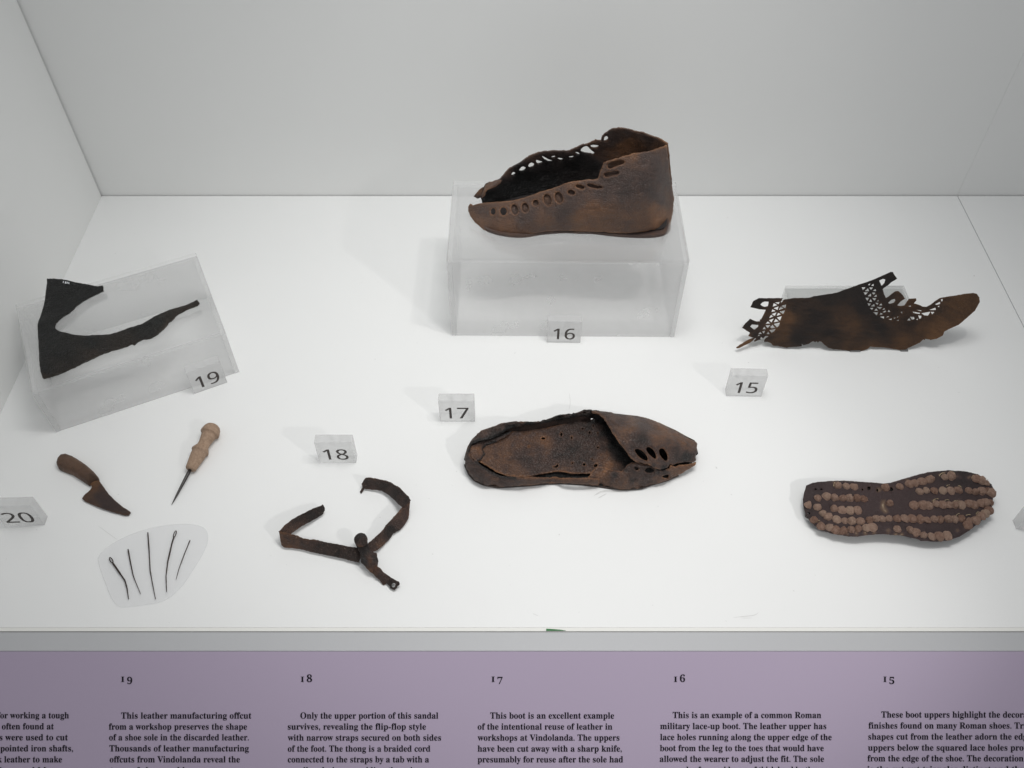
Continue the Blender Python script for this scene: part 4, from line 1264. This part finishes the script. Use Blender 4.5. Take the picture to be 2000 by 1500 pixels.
sheet('leather', oo, M_BLACK, Z7([(352, 283, zt + .004), (460, 285, zt + .003), (770, 350, zt), (300, 600, zt), (420, 640, zt), (320, 1033, zt), (650, 713, zt), (740, 860, zt), (1000, 780, zt), (1270, 515, zt + .001), (1490, 455, zt + .002), (1180, 620, zt + .004), (390, 480, zt - .0005), (1115, 738, zt + .003), (560, 700, zt + .003), (450, 1000, zt + .002)]), 'z', step=2.6, thick=.0026, parent=off,
      stain_shade=Z7([(400, 400, .42), (330, 600, .45), (450, 800, .5), (340, 980, .48), (700, 780, .5), (700, 850, .75), (900, 780, .68), (1200, 620, .5), (1400, 500, .72), (1250, 640, .8), (1100, 640, .48), (550, 400, .45), (330, 1020, .75), (500, 960, .65)]), rough=.0012, rscale=42., round_px=2., round_h=.0006, rag=.5, seed=71,
      relief=lambda P: np.clip(idw(Z7([(360, 950, 1.), (430, 850, .9), (600, 850, .8), (350, 750, .4), (760, 780, .6), (400, 400, .15), (330, 600, .2), (1000, 700, .6), (1250, 600, .5), (1450, 470, .4)]), P), 0, 1) * .0007 * np.array([noise.noise(Vector((p[0] * .30, p[1] * .42, 3.3))) for p in P]))
mv, mf = [], []
for st in ([(474, 304), (480, 304), (477, 318), (472, 318)], [(489, 306), (498, 307), (495, 323), (486, 322)], [(502, 308), (507, 309), (503, 324), (499, 323)], [(507, 309), (522, 314), (521, 318), (506, 313)], [(505, 316), (519, 320), (518, 324), (504, 320)], [(518, 313), (523, 314), (520, 327), (516, 326)]):
    b0 = len(mv)
    mv += [at_z(*p, zt + .0046) for p in Z7(st)]
    mf.append((b0 + 3, b0 + 2, b0 + 1, b0))
mesh_obj('painted_mark', mv, mf, M_WHITEINK, off)

# ------------------------------------------------------------------ knife, awl, needles
Z6 = Z(0, 800, 3.57143)
knife = thing('small_knife', 'small knife with curved wooden handle and rusty triangular blade', 'knife', tuple(at_z(180, 945, 0)))
sheet('handle', Z6([(397, 385), (405, 350), (430, 322), (465, 315), (510, 330), (560, 360), (610, 395), (650, 430), (685, 470), (689, 488), (665, 496), (640, 505), (622, 526), (590, 505), (540, 470), (500, 445), (455, 430), (410, 412)]), M_HANDLE,
      Z6([(400, 385, .004), (465, 315, .004), (690, 480, .004), (620, 525, .004), (540, 420, .005)]), 'z', step=2.2, parent=knife, stain_shade=Z6([(430, 370, .42), (530, 390, .55), (620, 450, .45), (660, 490, .25)]), rough=.0004, rscale=120., flat_bottom=.0008, inflate=(10., .008), seed=81)
sheet('blade', Z6([(640, 506), (668, 496), (690, 492), (720, 535), (760, 590), (810, 640), (860, 680), (905, 708), (912, 718), (895, 738), (860, 735), (780, 712), (700, 685), (640, 660), (590, 638), (570, 618), (585, 595), (620, 565), (640, 540), (628, 520)]), M_BLADE,
      Z6([(660, 500, .007), (640, 540, .005), (570, 618, .003), (905, 715, .003), (720, 535, .004), (700, 640, .004)]), 'z', step=2.4, thick=.002, parent=knife, stain_shade=Z6([(655, 515, .85), (660, 535, .7), (600, 615, .6), (700, 600, .42), (760, 650, .42), (880, 720, .5), (650, 660, .55), (720, 545, .5)]), rough=.0004, rscale=200., round_px=2.5, round_h=.0007, rag=.4, seed=82)

A0, A1 = at_z(*Z6([(1495, 108)])[0], .0115), at_z(*Z6([(1326, 420)])[0], .0075)
awl = thing('awl', 'awl with turned pale wooden handle and pointed iron shaft', 'awl', tuple(at_z(380, 910, 0)))
pr = [(0, .002), (.012, .0058), (.04, .0085), (.09, .0104), (.15, .0114), (.195, .0117), (.205, .0113), (.210, .0096), (.25, .0091), (.33, .0079), (.42, .0070), (.49, .0073), (.54, .0092), (.585, .0106), (.605, .0105), (.612, .0092), (.70, .0088), (.80, .0079), (.90, .0070), (.97, .0064), (.985, .0060), (1.0, .0045)]
tube('handle', [A0.lerp(A1, t) for t, r in pr], [r for t, r in pr], M_AWL, awl, seg=24, stain_shade=.5)
S0, S1 = A0.lerp(A1, .98), at_z(*Z6([(1197, 665)])[0], .0012)
tube('shaft', [S0.lerp(S1, t) for t in (0, .15, .4, .7, .9, 1)], [.0021, .0021, .0018, .0013, .0007, .0002], M_IRON, awl, seg=10)

plate_px = Z6([(680, 1020), (760, 945), (900, 870), (1060, 820), (1200, 798), (1330, 795), (1420, 815), (1450, 860), (1450, 920), (1420, 1000), (1350, 1110), (1280, 1220), (1200, 1300), (1120, 1345), (980, 1365), (850, 1380), (810, 1365), (770, 1310), (720, 1180), (685, 1080)])
pp = chaikin([tuple(at_z(*p, .0015)[:2]) for p in plate_px], 2)
pc = at_z(300, 1105, 0)
tag(slab('needle_plate', pp, .0001, .0018, M_PLATE, None, tuple(pc), bevel=.0004), 'thin pale rounded plate lying under the five needles', 'plate')


def needle(pts, label, eye, r0=.00085):
    r0 *= .86
    P = [at_z(*p, .0018 + r0) for p in Z6(pts)]
    t = thing('needle', label, 'needle', tuple(P[0] - Vector((0, 0, r0))), 'needles on the rounded plate')
    L = [P[0]]
    for a_, b_ in zip(P[:-1], P[1:]):
        for k in range(1, 5):
            L.append(a_.lerp(b_, k / 4))
    if eye:
        d = (L[-1] - L[0])
        d = (P[1] - P[0]).normalized()
        s = d.cross(Vector((0, 0, 1)))
        e = .0085
        c0 = P[0]
        lp = []
        for k in range(17):
            an = 2 * math.pi * k / 16
            lp.append(c0 + d * (e / 2 - e / 2 * math.cos(an)) + s * (.00125 * math.sin(an)))
        tube('eye', lp, [r0 * .62] * 17, M_NEEDLE, t, seg=6)
        L = [P[0] + d * (e - .0005)] + [q for q in L if (q - P[0]).dot(d) > e]
    n = len(L)
    tube('shank', L, [r0 * (1.0 - .55 * (i / (n - 1)) ** 2) * (1 + .12 * random.uniform(-1, 1)) for i in range(n)], M_NEEDLE, t, seg=8)


needle([(765, 1032), (790, 1075), (870, 1190), (885, 1240), (897, 1322)], 'bent needle with open eye, leftmost on the rounded plate', True, .00105)
needle([(893, 975), (905, 1040), (925, 1140), (935, 1175), (980, 1285)], 'eyeless needle kinked near its lower third, second from left', False)
needle([(1031, 858), (1040, 980), (1047, 1120), (1065, 1220), (1085, 1322)], 'longest needle, in the middle of the rounded plate', False)
needle([(1227, 845), (1200, 930), (1170, 1060), (1158, 1160), (1162, 1272)], 'curved needle with slim eye, second from the right', True, .0010)
needle([(1325, 912), (1285, 1010), (1248, 1110), (1228, 1185)], 'shortest and thinnest needle, rightmost on the plate', False, .0007)

# a few scratches and smears on the floor board
fl = bpy.data.objects['case_floor']


def scratch(pts, wpx, z=.00012):
    P = [Vector(p) for p in chaikin(pts, 1, False)]
    V, Fs = [], []
    for i, p in enumerate(P):
        d = (P[min(i + 1, len(P) - 1)] - P[max(i - 1, 0)]).normalized()
        f = wpx * (.15 + .85 * math.sin(math.pi * i / (len(P) - 1)))
        nrm = Vector((-d.y, d.x)) * f
        V += [at_z(p.x + nrm.x, p.y + nrm.y, z), at_z(p.x - nrm.x, p.y - nrm.y, z)]
    for i in range(len(P) - 1):
        Fs.append((2 * i, 2 * i + 1, 2 * i + 3, 2 * i + 2))
    mesh_obj('scratch', V, Fs, M_SCUFF, fl, (0, 0, 0))


scratch([(1432, 1206), (1452, 1204), (1474, 1202), (1482, 1196)], .7)
scratch([(1446, 1207), (1470, 1207)], .5)
scratch([(1112, 768), (1114, 785), (1112, 800)], .5)
scratch([(192, 1027), (212, 1042), (230, 1055)], .5)
scratch([(1160, 968), (1178, 958), (1200, 960), (1222, 957)], 2.2)
scratch([(1168, 973), (1185, 964)], 1.2)
scratch([(1040, 1198), (1052, 1203)], .5)
